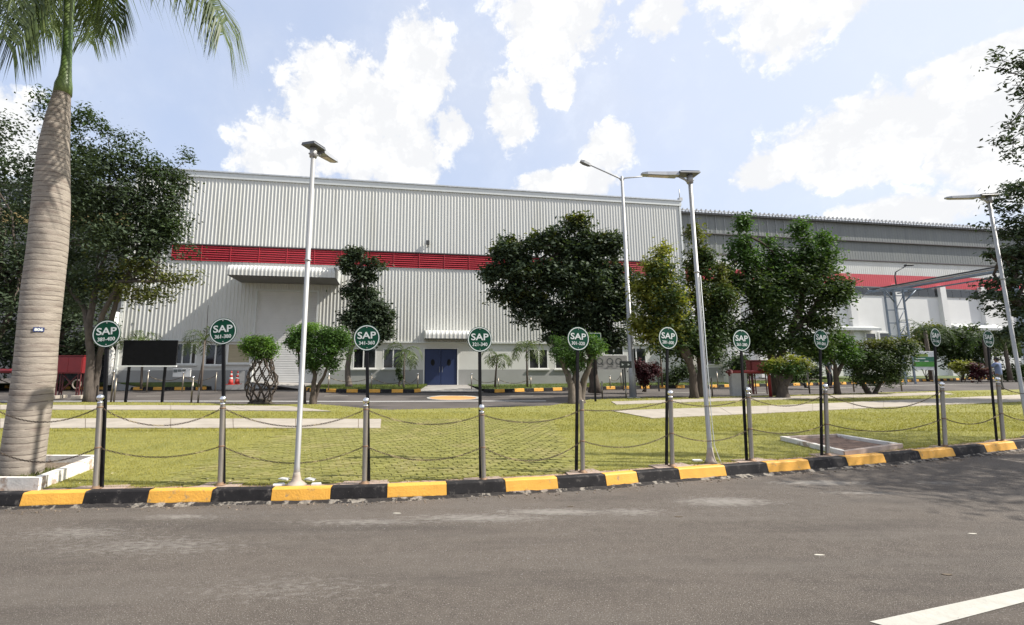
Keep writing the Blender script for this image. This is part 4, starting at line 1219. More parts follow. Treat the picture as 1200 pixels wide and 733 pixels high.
# window strip between pillars
cols = [996.5, 1051, 1103.5, 1151, 1200, 1250, 940, 886, 845]
cs = sorted(plane_hit(x, 360, SB)[0] for x in cols)
for x in cs:
    fbox('pillar', x - .35, x + .35, -.35, .0, 0.1, zf_ + .25, MATS['white_wall'])
for a, b_ in zip(cs[:-1], cs[1:]):
    n = 4; w = (b_ - a - .75) / n
    mb = MB(); mb.box(a + .36, b_ - .36, -.06, -.0, zg_, zf_ - .03); st = mb.build('window_strip', mullm, fac)
    for k in range(n):
        p = MB(); p.box(a + .40 + k * w, a + .36 + (k + 1) * w, -.08, -.062, zg_ + .06, zf_ - .08); p.build('pane', glassm, st)
def fz(x0, x1, y0, y1):
    xm, ym = (x0 + x1) / 2, (y0 + y1) / 2
    return (plane_hit(x0, ym, SB)[0], plane_hit(x1, ym, SB)[0], z2(xm, y1), z2(xm, y0))
for r_ in ((1013, 1026, 390, 402), (1029, 1045, 389.5, 401)):
    window(fac, *fz(*r_), [], y=-.06, fr=.12)
def awning(x0, x1, y0, y1, proj):
    a, b_, z0, z1 = fz(x0, x1, y0, y1)
    mb = MB(); mb.add([(a, -.02, z1), (b_, -.02, z1), (b_, -proj, z0 + .25), (a, -proj, z0 + .25), (a, -proj, z0), (b_, -proj, z0), (b_, -.02, z0 + .15), (a, -.02, z0 + .15)],
                      [(0, 1, 2, 3), (3, 2, 5, 4), (4, 5, 6, 7), (0, 3, 4, 7), (1, 6, 5, 2)])
    mb.build('awning', M('awning_sheet', (.42, .43, .42), .6), fac)
awning(972, 1022, 382, 388, .9)
awning(1112, 1166, 380, 388, .9)
mb = MB(); x = plane_hit(1052, 360, SB)[0] + .55; mb.tube([(x, -.15, .2), (x, -.15, zg_ - .1)], .07, 8); mb.build('downpipe', galv, fac)

# ------------------------------------------------------------------ pipe gantry
gy = 33.0
def gp(px, py): return P(px, py, gy)
gb = gp(1062, 440); gz = ZAT(341, gy)
ga = thing('pipe_gantry', 'blue grey steel pipe gantry on a lattice tower before the white wall', 'gantry', (gb.x, gy, 0))
bl = M('blue_grey_steel', (.17, .21, .26), .5, .3, var=.1)
for dx in (-.45, .25):
    for dy in (-.35, .35):
        mb = MB(); mb.box(dx - .045, dx + .045, dy - .045, dy + .045, 0, gz); mb.build('leg', bl, ga)
mb = MB()
for k in range(7):
    z = .5 + k * gz / 7
    for dy in (-.35, .35):
        mb.box(-.38, .18, dy - .03, dy + .03, z, z + .06)
    if k < 6: mb.tube([(-.4, -.35, z), (.2, -.35, z + gz / 7)], .025, 5)
mb.build('bracing', bl, ga)
for dy in (-.5, .5):
    mb = MB(); mb.box(-1.5, 1.4, dy - .06, dy + .06, gz, gz + .14); mb.build('crossbeam', bl, ga)
for xa, xb in ((-1.2, -.45), (1.1, .25)):
    mb = MB(); mb.tube([(xa, -.5, gz - 0), (xb, -.35, gz - .9)], .05, 5); mb.build('strut', bl, ga)
for j, (dx, rr_, m_) in enumerate(((-1.0, .07, M('dark_fitting', (.05, .05, .05), .6)), (-.35, .10, galv), (.3, .07, M('rust_pipe', (.12, .08, .07), .7)), (.9, .10, bl))):
    mb = MB(); mb.tube([(dx, 1, gz + .17 + rr_ * .7), (dx, -8.6, gz + .17 + rr_ * .7)], rr_ * .7, 10); mb.build('pipe', m_, ga)
for sx_ in (-1.25, 1.15):
    mb = MB(); mb.box(sx_ - .04, sx_ + .04, -8.6, 1, gz - .09, gz - .001); mb.build('girder', bl, ga)
for yy in (-8.3,):
    for sx_ in (-1.25, 1.15):
        mb = MB(); mb.box(sx_ - .1, sx_ + .1, yy - .1, yy + .1, 0, gz - .16); mb.build('leg', bl, ga)
    mb = MB(); mb.box(-1.4, 1.3, yy - .1, yy + .1, gz - .4, gz - .17); mb.build('crossbeam', bl, ga)
# lamp on top
e = gp(1050, 333)
lo = thing('gantry_lamp', 'small dark lamp on a bent arm above the pipe gantry', 'street lamp', (e.x, gy, gz + .2))
mb = MB(); mb.tube([(0, 0, 0), (0, 0, .9), (.1, 0, 1.2), (1.0, 0, 1.7)], [.05, .045, .04, .035], 6); mb.build('arm', M('dark_fitting', (.05, .05, .05), .6), lo)
mb = MB(); mb.box(.85, 1.45, -.12, .12, 1.66, 1.78, bev=.03); mb.build('lamp_head', M('dark_fitting', (.05, .05, .05), .6), lo)

# ------------------------------------------------------------------ left background
lb = thing('office_block', 'grey office block with louvres glimpsed behind the trees at far left', 'building', (-48, 44, 0), R(4))
z1_ = ZAT(216, 44); zq = ZAT(246, 44)
mb = MB(); mb.box(-22, 18, 0, 14, 0, z1_); mb.build('wall', M('block_grey', (.13, .13, .13), .8, var=.08), lb)
mb = MB(); mb.box(-22.2, 18.2, -.3, 14.2, z1_ + .003, z1_ + .5); mb.build('roof', trim, lb)
for k in range(20):
    mb = MB(); mb.box(-21 + k * 1.9, -19.6 + k * 1.9, -.06, .02, ZAT(240, 44), ZAT(222, 44)); w = mb.build('window', white, lb)
    mb = MB(); mb.box(-20.9 + k * 1.9, -19.7 + k * 1.9, -.09, -.062, ZAT(239, 44), ZAT(223, 44)); mb.build('pane', glassm, w)
mb = MB(); mb.box(-22, 18, -.05, .0, ZAT(262, 44), ZAT(247, 44)); mb.build('ochre_band', M('ochre', (.42, .30, .12), .8), lb)
# low dark shed beside the hall
shy = 26.0
sx0, sx1 = P(-20, 420, shy).x, P(160, 420, shy).x
shed = thing('open_shed', 'low dark open shed with a pale roof edge left of the hall', 'shed', ((sx0 + sx1) / 2, shy, 0))
hw_ = (sx1 - sx0) / 2; hs = ZAT(404, shy)
mb = MB(); mb.box(-hw_, hw_ - .05, 3.6, 3.8, 0, hs); mb.build('wall', M('shed_wall', (.10, .09, .085), .9, var=.2), shed)
mb = MB(); mb.add([(-hw_ - .3, -.4, hs), (hw_ - .2, -.4, hs), (hw_ - .2, 4, hs + .5), (-hw_ - .3, 4, hs + .5), (-hw_ - .3, -.4, hs + .12), (hw_ - .2, -.4, hs + .12), (hw_ - .2, 4, hs + .62), (-hw_ - .3, 4, hs + .62)],
                  [(3, 2, 1, 0), (4, 5, 6, 7), (0, 1, 5, 4), (1, 2, 6, 5), (2, 3, 7, 6), (3, 0, 4, 7)]); mb.build('roof', M('shed_roof', (.16, .155, .15), .7, var=.2), shed)
for k in range(5):
    x = -hw_ + k * (2 * hw_ - .3) / 4; mb = MB(); mb.box(x, x + .12, -.2, -.08, 0, hs); mb.build('post', blackm, shed)
mb = MB(); mb.box(hw_ - 3.2, hw_ - .35, .2, .3, .25, hs * .72); mb.build('screen', M('black_screen', (.012, .012, .014), .8), shed)
for k in range(4):
    mb = MB(); mb.box(hw_ - 3.1, hw_ - .4, .17, .197, .5 + k * .38, .53 + k * .38); mb.build('rail', M('dark_fitting', (.05, .05, .05), .6), shed)
# white downpipe and gutter at the hall's left corner
a = P(139, 368, 25.2); pv_ = thing('rainwater_pipe', 'fat white rainwater pipe at the left corner of the hall', 'pipe', (a.x, 25.0, 0))
mb = MB(); mb.tube([(0, 0, .3), (0, 0, ZAT(412, 25)), (-.25, 0, ZAT(403, 25)), (0, 0, ZAT(394, 25)), (0, 0, ZAT(366, 25))], .16, 8); mb.build('pipe', white, pv_)

# ------------------------------------------------------------------ black notice board
def post_board(name, label, cat, foot, boards, posts, pm, bm, th=.04, Y=None, rail=None):
    g = G(*foot, .1 if Y is None else 0) if Y is None else Vector((P(foot[0], foot[1], Y).x, Y, 0))
    Yb = g.y; o = thing(name, label, cat, g)
    for (x0, x1, y0, y1) in boards:
        a, b_ = P(x0, (y0 + y1) / 2, Yb).x, P(x1, (y0 + y1) / 2, Yb).x; zt, zb = ZAT(y0, Yb), ZAT(y1, Yb)
        mb = MB(); mb.box(a - g.x, b_ - g.x, -th, 0, zb - g.z, zt - g.z, bev=.01); mb.build('board', bm, o)
        if rail: mb = MB(); mb.box(a - g.x - .12, b_ - g.x + .02, -th - .02, .02, zb - g.z - .05, zb - g.z - .004); mb.build('rail', rail, o)
    for x, w, ytop in posts:
        X = P(x, (ytop + foot[1]) / 2, Yb).x - g.x; mb = MB(); mb.box(X - w, X + w, .002, 2 * w, -.05, ZAT(ytop, Yb) - g.z); mb.build('post', pm, o)
    return o, Yb, g
post_board('notice_board', 'wide black notice board on two thin posts seen from behind', 'notice board', (170, 470.5), [(144.5, 208, 399, 428.5)], [(150, .035, 400), (192.5, .035, 400)], blackm,
           M('matt_black_board', (.009, .009, .010), .85, spec=.1), rail=white)
# small information board far side
o, Yb, g = post_board('facility_sign', 'pale board with three ring emblems standing before the hall wall', 'sign board', (712, 452), [(690, 735, 416.5, 433)], [(695, .03, 417), (730, .03, 417)], M('dark_fitting', (.05, .05, .05), .6),
           M('pale_board', (.55, .54, .50), .6), Y=25.2)
for k, cx in enumerate((702.5, 714.3, 724.5)):
    X = P(cx, 424, Yb).x - g.x; Zc = ZAT(423.8, Yb) - g.z; mb = MB(); n = 22; r1, r2 = .185, .125
    vs = [(X + r * math.cos(6.283 * j / n), -.062, Zc + r * math.sin(6.283 * j / n)) for r in (r1, r2) for j in range(n)]
    mb.add(vs, [(j, (j + 1) % n, n + (j + 1) % n, n + j) for j in range(n)])
    gm = M('ring_grey', (.16, .17, .16), .7)
    if k < 2: mb.add([(X + .03, -.064, Zc - .08), (X + .10, -.064, Zc - .04), (X + .2, -.064, Zc - .2), (X + .12, -.064, Zc - .22)], [(0, 3, 2, 1)])
    mb.build('ring_emblem', gm, o)
    mb = MB(); mb.box(X - .13, X + .13, -.064, -.058, Zc - .30, Zc - .27); mb.build('caption_line', gm, o)
o, Yb, g = post_board('direction_sign', 'small dark sign with white arrows on a thin post behind the tall lamp', 'sign', (733, 466), [(726, 740, 423.5, 431.5)], [(733, .025, 424)], M('dark_fitting', (.05, .05, .05), .6), M('sign_back_dark', (.04, .045, .04), .6), Y=19)
for k, cx in enumerate((729.5, 736.5)):
    X = P(cx, 427.5, Yb).x - g.x; Zc = ZAT(427.5, Yb) - g.z
    mb = MB(); mb.add([(X - .05, -.052, Zc + .05), (X - .05, -.052, Zc - .05), (X + .05, -.052, Zc)], [(0, 1, 2)]); mb.build('arrow', signw, o)
o, Yb, g = post_board('assembly_sign', 'square green sign with white figures on a black post behind the bush', 'sign', (697, 468), [(686.5, 704, 390.5, 403.5)], [(696.5, .03, 391)], blackm, signg, Y=16.6)
X0, X1 = P(686.5, 397, Yb).x - g.x, P(704, 397, Yb).x - g.x; zt, zb = ZAT(390.5, Yb) - g.z, ZAT(403.5, Yb) - g.z
mb = MB(); w = .02
for bx in ((X0, X1, zt - w, zt), (X0, X1, zb, zb + w), (X0, X0 + w, zb + w, zt - w), (X1 - w, X1, zb + w, zt - w)): mb.box(bx[0], bx[1], -.05, -.0405, bx[2], bx[3])
mb.build('border', signw, o)
for k in range(4):
    X = X0 + .09 + k * .1; Zc = (zt + zb) / 2; mb = MB(); mb.sphere((X, -.043, Zc + .06), .022, 8, 5, (1, .2, 1)); mb.add([(X - .03, -.047, Zc + .03), (X + .03, -.047, Zc + .03), (X + .035, -.047, Zc - .07), (X - .035, -.047, Zc - .07)], [(3, 2, 1, 0)]); mb.build('figure_emblem', signw, o)
o, Yb, g = post_board('company_board', 'green and white board standing behind the clipped tree at right', 'sign board', (1080, 446), [(1067, 1096, 412, 434)], [(1070, .04, 413), (1093, .04, 413)], galv, M('board_white', (.62, .63, .62), .6), Y=36)
X0, X1 = P(1067, 424, Yb).x - g.x, P(1096, 424, Yb).x - g.x
gr = M('bright_green_print', (.06, .25, .03), .5); gd = M('dark_green_print', (.02, .13, .07), .5)
for (y0, y1, m_, xa) in ((415, 418.3, M('lime_print', (.2, .28, .04), .5), .0), (418.5, 424, gd, 0), (424.2, 430, gr, 0)):
    mb = MB(); mb.box(X0 + .05, X1 - .05 - (.5 if y0 == 415 else 0), -.05, -.0405, ZAT(y1, Yb) - g.z, ZAT(y0, Yb) - g.z); mb.build('print', m_, o)
for (xx, yy, ww) in ((1078, 420.5, .75), (1073, 423.4, .5), (1085, 423.6, .3)):
    X = P(xx, yy, Yb).x - g.x; Zc = ZAT(yy, Yb) - g.z; mb = MB(); mb.box(X - ww / 2, X + ww / 2, -.056, -.0505, Zc - .035, Zc + .035); mb.build('print', signw, o)
o, Yb, g = post_board('speed_sign', 'dark oval sign back on a thin pole before the cream wall', 'sign', (771, 452), [], [(771.5, .03, 425)], M('dark_fitting', (.05, .05, .05), .6), blackm, Y=24.5)
Zc = ZAT(427.5, Yb) - g.z; mb = MB(); n = 20; vs = [(.1 + .13 * math.cos(6.283 * j / n) - .1, yy, Zc + .17 * math.sin(6.283 * j / n)) for yy in (-.03, -.01) for j in range(n)]
mb.add(vs, [tuple(range(n)), tuple(range(2 * n - 1, n - 1, -1))] + [(j, n + j, n + (j + 1) % n, (j + 1) % n) for j in range(n)]); mb.build('plate', M('sign_back_grey', (.1, .1, .1), .5, .3), o)
mb = MB(); mb.add([(x * .75, -.034, Zc + (z - Zc) * .75) for x, y, z in vs[:n]], [tuple(range(n))]); mb.build('panel', M('sign_back_dark', (.04, .045, .04), .6), o)
# white card on wall by the board (left)
o, Yb, g = post_board('wall_card', 'white printed card fixed low on the hall wall by the notice board', 'notice', (214, 444), [(203, 224, 432, 442)], [], white, white, Y=24.6)
for k in range(3):
    X = P(206 + k * 5, 436, Yb).x - g.x; Zc = ZAT(434.5, Yb) - g.z; mb = MB(); mb.box(X - .1, X + .1, -.052, -.0405, Zc - .1 + .03 * k, Zc + .06); mb.build('print', M('ring_grey', (.16, .17, .16), .7), o)

# ------------------------------------------------------------------ fire point: red cabinets and hydrant pipes
def hose_cabinet(x0, x1, y0, y1, legs, yf, label, feet=True, X=False):
    g = G((x0 + x1) / 2, yf, .1); Yb = g.y
    a, b_ = P(x0, (y0 + y1) / 2, Yb).x - g.x, P(x1, (y0 + y1) / 2, Yb).x - g.x; zt, zb = ZAT(y0, Yb) - g.z, ZAT(y1, Yb) - g.z
    o = thing('hose_cabinet', label, 'fire hose cabinet', g)
    mb = MB(); mb.box(a, b_, -.05, .32, zb, zt, bev=.02); c = mb.build('cabinet', firered, o)
    mb = MB(); mb.box(a + .04, (a + b_) / 2 - .005, -.075, -.0505, zb + .05, zt - .05, bev=.006); mb.build('door', firered, c)
    mb = MB(); mb.box((a + b_) / 2 + .005, b_ - .04, -.075, -.0505, zb + .05, zt - .05, bev=.006); mb.build('door', firered, c)
    mb = MB(); mb.box(a - .03, b_ + .03, -.08, .36, zt + .002, zt + .03); mb.build('lid', firered, c)
    for s_ in (0, 1):
        xx = a + .08 if s_ == 0 else b_ - .08
        for yy in (0, .26):
            mb = MB(); mb.box(xx - .02, xx + .02, yy - .02, yy + .02, -.05, zb); mb.build('leg', M('dark_red_steel', (.10, .02, .02), .6), o)
            mb = MB(); mb.box(xx - .02 + .1 * (1 - 2 * s_), xx + .02 + .1 * (1 - 2 * s_), yy - .015, yy + .015, -.05, zb); mb.build('leg', M('dark_red_steel', (.10, .02, .02), .6), o)
        for kz in (.12, .25):
            mb = MB(); q = xx if s_ == 0 else xx - .1; mb.box(q, q + .1, -.01, .01, kz, kz + .02); mb.build('rung', MATS['dark_red_steel'], o)
        if feet: mb = MB(); mb.box(xx - .2, xx + .25, -.15, .4, -.06, .08, bev=.02); mb.build('concrete_footing', conc, o)
    if X:
        for s_ in (-1, 1):
            mb = MB(); mb.tube([((a + b_) / 2 - s_ * .36, .13, .2), ((a + b_) / 2 + s_ * .34, .13, zb)], .03, 6); mb.build('cross_brace', M('dark_red_steel', (.10, .02, .02), .6), o)
        mb = MB(); mb.tube([((a + b_) / 2 + .3 + .16 * math.cos(t), .1, zb * .55 + .18 * math.sin(t)) for t in [6.283 * k / 12 for k in range(13)]], .03, 6); mb.build('hose_coil', M('hose_canvas', (.35, .30, .24), .9), o)
    return o
hose_cabinet(64.5, 98.5, 417.5, 438, None, 466, 'red fire hose cabinet on braced legs beside the big left tree', X=True)
hose_cabinet(879, 905, 423, 438.5, None, 461, 'red fire hose cabinet on black legs beside the bent red pipe', feet=False)
g = G(903.5, 466.5, .1); Yb = g.y; zp = ZAT(436, Yb) - g.z
o = thing('hydrant_pipe', 'thick red hydrant pipe bending down to the lawn beside the road', 'fire hydrant', g)
xl = P(853, 436, Yb).x - g.x
mb = MB(); mb.tube([(0, 0, -.05), (0, 0, zp - .16), (-.03, 0, zp - .06), (-.12, 0, zp), (-.3, 0, zp + .01), (xl + .1, 0, zp)], .06, 12); mb.build('pipe', firered, o)
mb = MB(); mb.tube([(xl + .16, 0, zp), (xl + .12, 0, zp), (xl + .12, 0, zp), (xl + .02, 0, zp)], [.07, .1, .1, .1], 12); mb.tube([(xl + .02, 0, zp), (xl - .1, -.05, zp - .01)], [.06, .045], 10)
mb.build('valve', M('dark_red_steel', (.10, .02, .02), .6), o)
mb = MB(); mb.tube([(xl, 0, zp - .05), (xl + .05, -.03, zp - .16)], .035, 8); mb.build('outlet', MATS['dark_red_steel'], o)
mb = MB(); mb.box(-.035, .035, -.3, -.29, .3, .4) if False else mb.lathe([(.11, -.02), (.11, .01), (.07, .015)], n=12); mb.build('flange', firered, o)
g = G(872, 464.5, .1); o = thing('concrete_plinth', 'pale concrete plinth standing under the red hydrant pipe', 'plinth', g + Vector((0, .35, 0)))
mb = MB(); w = .34; mb.box(-w, w, -.12, .12, -.05, 1.0, bev=.02); mb.build('slab', M('plinth_grey', (.50, .49, .46), .9, var=.1), o)
mb = MB(); mb.box(-w * .9, w * .9, -.13, .13, 1.001, 1.05); mb.build('cap', conc, o)
# red pipe at far left, behind the palm
Yb = 20.0; a = P(-30, 435, Yb); b_ = P(52, 435, Yb)
o = thing('hydrant_pipe', 'straight red fire pipe running behind the tall palm', 'fire pipe', (a.x, Yb, 0))
mb = MB(); mb.tube([(0, 0, a.z), (b_.x - a.x, 0, a.z)], .095, 10); mb.build('pipe', firered, o)
for x in (0.3, b_.x - a.x - .3):
    mb = MB(); mb.box(x - .06, x + .06, -.06, .06, -.05, a.z - .1); mb.build('support', M('dark_red_steel', (.10, .02, .02), .6), o)

# traffic cones
def cone(px, py, Y, label):
    g = P(px, py, Y); g.z = .33; o = thing('traffic_cone', label, 'traffic cone', g, group='traffic cones by the shutter')
    h = .72; orange = M('cone_red', (.42, .04, .03), .6, var=.15); cw = M('cone_white', (.6, .58, .55), .5)
    mb = MB(); mb.box(-.19, .19, -.19, .19, 0, .03, bev=.01); mb.build('base', orange, o)
    def rr(z): return .14 - (.14 - .025) * z / h
    for z0, z1, m_ in ((.03, .28, orange), (.282, .38, cw), (.382, .5, orange), (.502, .58, cw), (.582, h, orange)):
        mb = MB(); mb.lathe([(rr(z0), z0), (rr(z1), z1)], n=14); mb.build('cone' if m_ is orange else 'reflective_band', m_, o)
cone(270.5, 448, 24.6, 'left red and white traffic cone near the big shutter'); cone(278, 447, 25.0, 'right red and white traffic cone near the big shutter')

# small cabin and white column behind the trees
Yc = 31.0; a, b_ = P(826, 420, Yc).x, P(864, 420, Yc).x
cab = thing('guard_cabin', 'small white cabin with windows half hidden behind the trees', 'cabin', (a, Yc, 0))
zt = ZAT(404, Yc); zm = ZAT(431, Yc)
mb = MB(); mb.box(0, b_ - a, 0, 3, 0, zm); mb.build('dado', dado, cab)
mb = MB(); mb.box(0.01, b_ - a - .01, .01, 3, zm, zt); mb.build('wall', white, cab)
mb = MB(); mb.box(-.4, b_ - a + .3, -.5, 3.3, zt, zt + .15); mb.build('roof', white, cab)
window(cab, .1, (b_ - a) * .5, ZAT(428, Yc), ZAT(415, Yc), [.5], y=-.03); window(cab, (b_ - a) * .55, (b_ - a) - .1, ZAT(428, Yc), ZAT(415, Yc), [.5], y=-.03)
a = P(851, 400, 30.4).x; co = thing('white_column', 'tall white column seen in the gap between the trees', 'column', (a, 30.2, 0))
mb = MB(); mb.box(-.32, .32, -.3, .3, 0, ZAT(338, 30.2), bev=.03); mb.build('shaft', white, co)
mb = MB(); mb.box(-1.2, 1.5, -.12, .12, ZAT(401, 30.2), ZAT(399, 30.2)); mb.build('crossbar', white, co)

# ------------------------------------------------------------------ thin chain posts round the internal road
def thin_post(px, pyb, pyt, Y, label, group, ball=True, m_=None):
    g = Vector((P(px, pyb, Y).x, Y, .16 if Y > 20 else .1)); h = ZAT(pyt, Y) - g.z
    o = thing('chain_post', label, 'post', g, group=group)
    mb = MB(); mb.lathe([(.03, -.05), (.03, h - .07)], n=8); mb.build('post', m_ or steel, o)
    if ball: mb = MB(); mb.sphere((0, 0, h - .04), .045, 8, 6); mb.build('finial', chrome, o)
    return Vector((g.x, g.y, g.z + h * .75))
fp = [(173, 446, 434.5), (214.5, 446, 436), (253, 446, 434.5), (385, 451, 438), (435, 458, 438), (473, 456, 443), (489.5, 452, 437.5), (552.5, 455, 438), (584, 457, 441.5), (622, 450.5, 440.5), (715, 451, 440), (728, 451, 435), (841, 450, 436)]
prev = None
for k, (px, yb, yt) in enumerate(fp):
    Y = 24.2 + (px - 515) * .006
    q = thin_post(px, yb, yt, Y, '%s thin metal chain post from the left on the far verge' % ORD[k], 'thin chain posts on the far verge', ball=(k % 3 != 2))
    if prev is not None and abs(prev[1] - px) < 60 and not (480 < prev[1] < 500) :
        A, B = prev[0], q; mb = MB(); pts = []
        for j in range(9):
            f = j / 8; p = A.lerp(B, f); p.z -= .9 * f * (1 - f); pts.append(p)
        o = thing('chain', 'thin chain leaving the %s chain post of the far verge to the right' % ORD[k - 1], 'chain', A, group='thin chains on the far verge')
        mb.tube(pts, .014, 5); mb.build('links', chainm, o, world=True)
    prev = (q, px)
np_ = [(130, 471, 434), (133.5, 471, 441), (224, 472, 441), (232, 471.5, 452), (706, 467, 445), (734, 467, 452), (835, 465, 441), (949, 462, 434), (1001, 460, 438), (1057, 459, 438)]
for k, (px, yb, yt) in enumerate(np_):
    g = G(px, yb, .1)
    thin_post(px, yb, yt, g.y, '%s thin post from the left on the near side of the internal road' % ORD[k], 'thin posts on the near side of the internal road', ball=(k in (0, 2)))
mb = MB(); g = P(232, 448, 24.4); o = thing('bamboo_stake', 'tall thin leaning stake beside the palm left of the hall', 'stake', (g.x, 24.4, .3))
mb.tube([(0, 0, -.1), (.25, 0, 2.2), (P(244, 358, 24.4).x - g.x, 0, ZAT(358, 24.4) - .3)], [.03, .025, .015], 6); mb.build('stake', barkm, o)

# ------------------------------------------------------------------ vegetation
def leaf_cloud(name, blobs, Y, nleaf, size, mat, parent, dspread=None, clump=.16, per=26, flatten=1.0, aspect=.5, seed=0, up=.45, hollow=.35):
    """blobs in photo pixels at distance Y -> real ellipsoids; leaves gather in clumps near their surface"""
    rg = np.random.default_rng(seed + 100)
    areas = np.array([b[2] * b[3] for b in blobs], float); pr = areas / areas.sum()
    ncl = max(6, nleaf // per)
    which = rg.choice(len(blobs), ncl, p=pr)
    C = np.zeros((ncl, 3)); 
    for i, b in enumerate(blobs):
        sel = which == i; n = sel.sum()
        if n == 0: continue
        yy = Y + (b[4] if len(b) > 4 else 0)
        c = P(b[0], b[1], yy); k = yy / FPX * 1.0
        rx, rz = b[2] * k, b[3] * k / 1.0
        ry = (rx + rz) / 2 * (dspread or 1.0)
        d = rg.normal(size=(n, 3)); d /= np.linalg.norm(d, axis=1)[:, None]
        ns = int(max(4, min(16, round(rx * rz / (clump * clump * 5)))))
        sd = rg.normal(size=(ns, 3)); sd /= np.linalg.norm(sd, axis=1)[:, None]; sd[:, 1] = -np.abs(sd[:, 1]) * .9 + rg.random(ns) * .5
        sc_ = sd * rg.uniform(.45, .80, ns)[:, None]; sr = rg.uniform(.34, .54, ns) * (1.15 if ns < 7 else 1)
        j = rg.integers(0, ns, n); rad = hollow * .6 + (1 - hollow * .6) * rg.random(n) ** .4
        d[:, 2] = np.where(rg.random(n) < .55, np.abs(d[:, 2]), d[:, 2])
        loc = sc_[j] + d * (rad * sr[j])[:, None]
        core = rg.random(n) < .25; loc[core] = d[core] * (rg.random(core.sum()) ** .5 * .85)[:, None]
        C[sel] = np.array(c) + loc * np.array([rx, ry, rz]) * 1.08
    idx = np.repeat(np.arange(ncl), per); n = len(idx)
    cs = clump * rg.uniform(.6, 1.4, ncl)
    off = rg.normal(size=(n, 3)) * cs[idx][:, None] * np.array([1, 1, .75 * flatten])
    pos = C[idx] + off
    # leaf frames
    nd = rg.normal(size=(n, 3)); nd[:, 2] = np.abs(nd[:, 2]) + up * 2
    nd += off / (cs[idx][:, None] + 1e-6) * .5
    nd /= np.linalg.norm(nd, axis=1)[:, None]
    a = rg.normal(size=(n, 3)); a -= (a * nd).sum(1)[:, None] * nd; a /= np.linalg.norm(a, axis=1)[:, None]
    b_ = np.cross(nd, a)
    L_ = size * rg.uniform(.6, 1.35, n)[:, None]; w = L_ * aspect
    droop = nd * L_ * -.18
    V = np.stack([pos - a * L_ * .5, pos + b_ * w * .5 + droop * .2, pos + a * L_ * .5 + droop, pos - b_ * w * .5 + droop * .2], 1)
    F = np.arange(n * 4).reshape(-1, 4)
    o = np_mesh(name, V.reshape(-1, 3), F, mat, parent); o['kind'] = 'stuff'
    return o, C
def limb(mb, a, b_, r0, r1, seed=0, n=5, wob=.06, sides=7):
    rr = random.Random(seed); a, b_ = Vector(a), Vector(b_); L_ = (b_ - a).length; pts = []
    for k in range(n + 1):
        f = k / n; p = a.lerp(b_, f)
        if 0 < k < n: p += Vector((rr.gauss(0, 1), rr.gauss(0, 1), rr.gauss(0, .5))) * wob * L_ * .5
        pts.append(p)
    mb.tube(pts, [r0 + (r1 - r0) * (k / n) for k in range(n + 1)], sides)
    return pts
def tree(name, label, foot, Y, crowns, trunk_r, forks, bark=None, group=None, cat='tree', seed=0, nbranch=22, rootz=.1, sparse=False):
    """crowns: list of (blobs, nleaf, size, mat, opts); forks: pixel polylines from foot to fork ends"""
    g = P(foot[0], foot[1], Y); g.z = rootz
    o = thing(name, label, cat, g, group=group)
    mb = MB(); ends = []
    for k, fk in enumerate(forks):
        pts = [P(x, y, Y + (dy or 0)) for x, y, dy in fk]
        if k == 0 or fk[0][1] >= foot[1] - 2: pts[0].z = rootz - .1
        n = len(pts); r = [trunk_r * (fk_r) for fk_r in np.linspace(1.0 if k == 0 else .72, .32, n)]
        # smooth
        sp = []; rs = []
        for i in range(n - 1):
            for j in range(4):
                f = j / 4; q = pts[i].lerp(pts[i + 1], f); q += Vector((math.sin(i * 7 + j * 2.1 + k), math.cos(i * 5 + j * 1.7 + k), 0)) * trunk_r * .10; sp.append(q); rs.append(r[i] + (r[i + 1] - r[i]) * f)
        sp.append(pts[-1]); rs.append(r[-1])
        if sp[0].z < rootz + .01 : rs[0] *= 1.45; rs[1] = rs[1] * 1.08
        mb.tube(sp, rs, 10); ends.append(pts[-1]); ends.append(pts[max(0, n - 2)].lerp(pts[-1], .4))
    cr = []
    for ci, (blobs, nl, sz, mat, opt) in enumerate(crowns):
        c, C = leaf_cloud('crown', blobs, Y, nl, sz, mat, o, seed=seed * 7 + ci, **opt); cr.append(C)
    C = np.concatenate(cr); rr = random.Random(seed)
    for k in range(nbranch):
        e = Vector(C[rr.randrange(len(C))]); s_ = min(ends, key=lambda q: (q - e).length) if rr.random() < .7 else rr.choice(ends)
        limb(mb, s_, e, trunk_r * .26, trunk_r * .06, seed * 31 + k, sides=5)
    mb.build('trunk', bark or barkm, o, world=True)
    return o

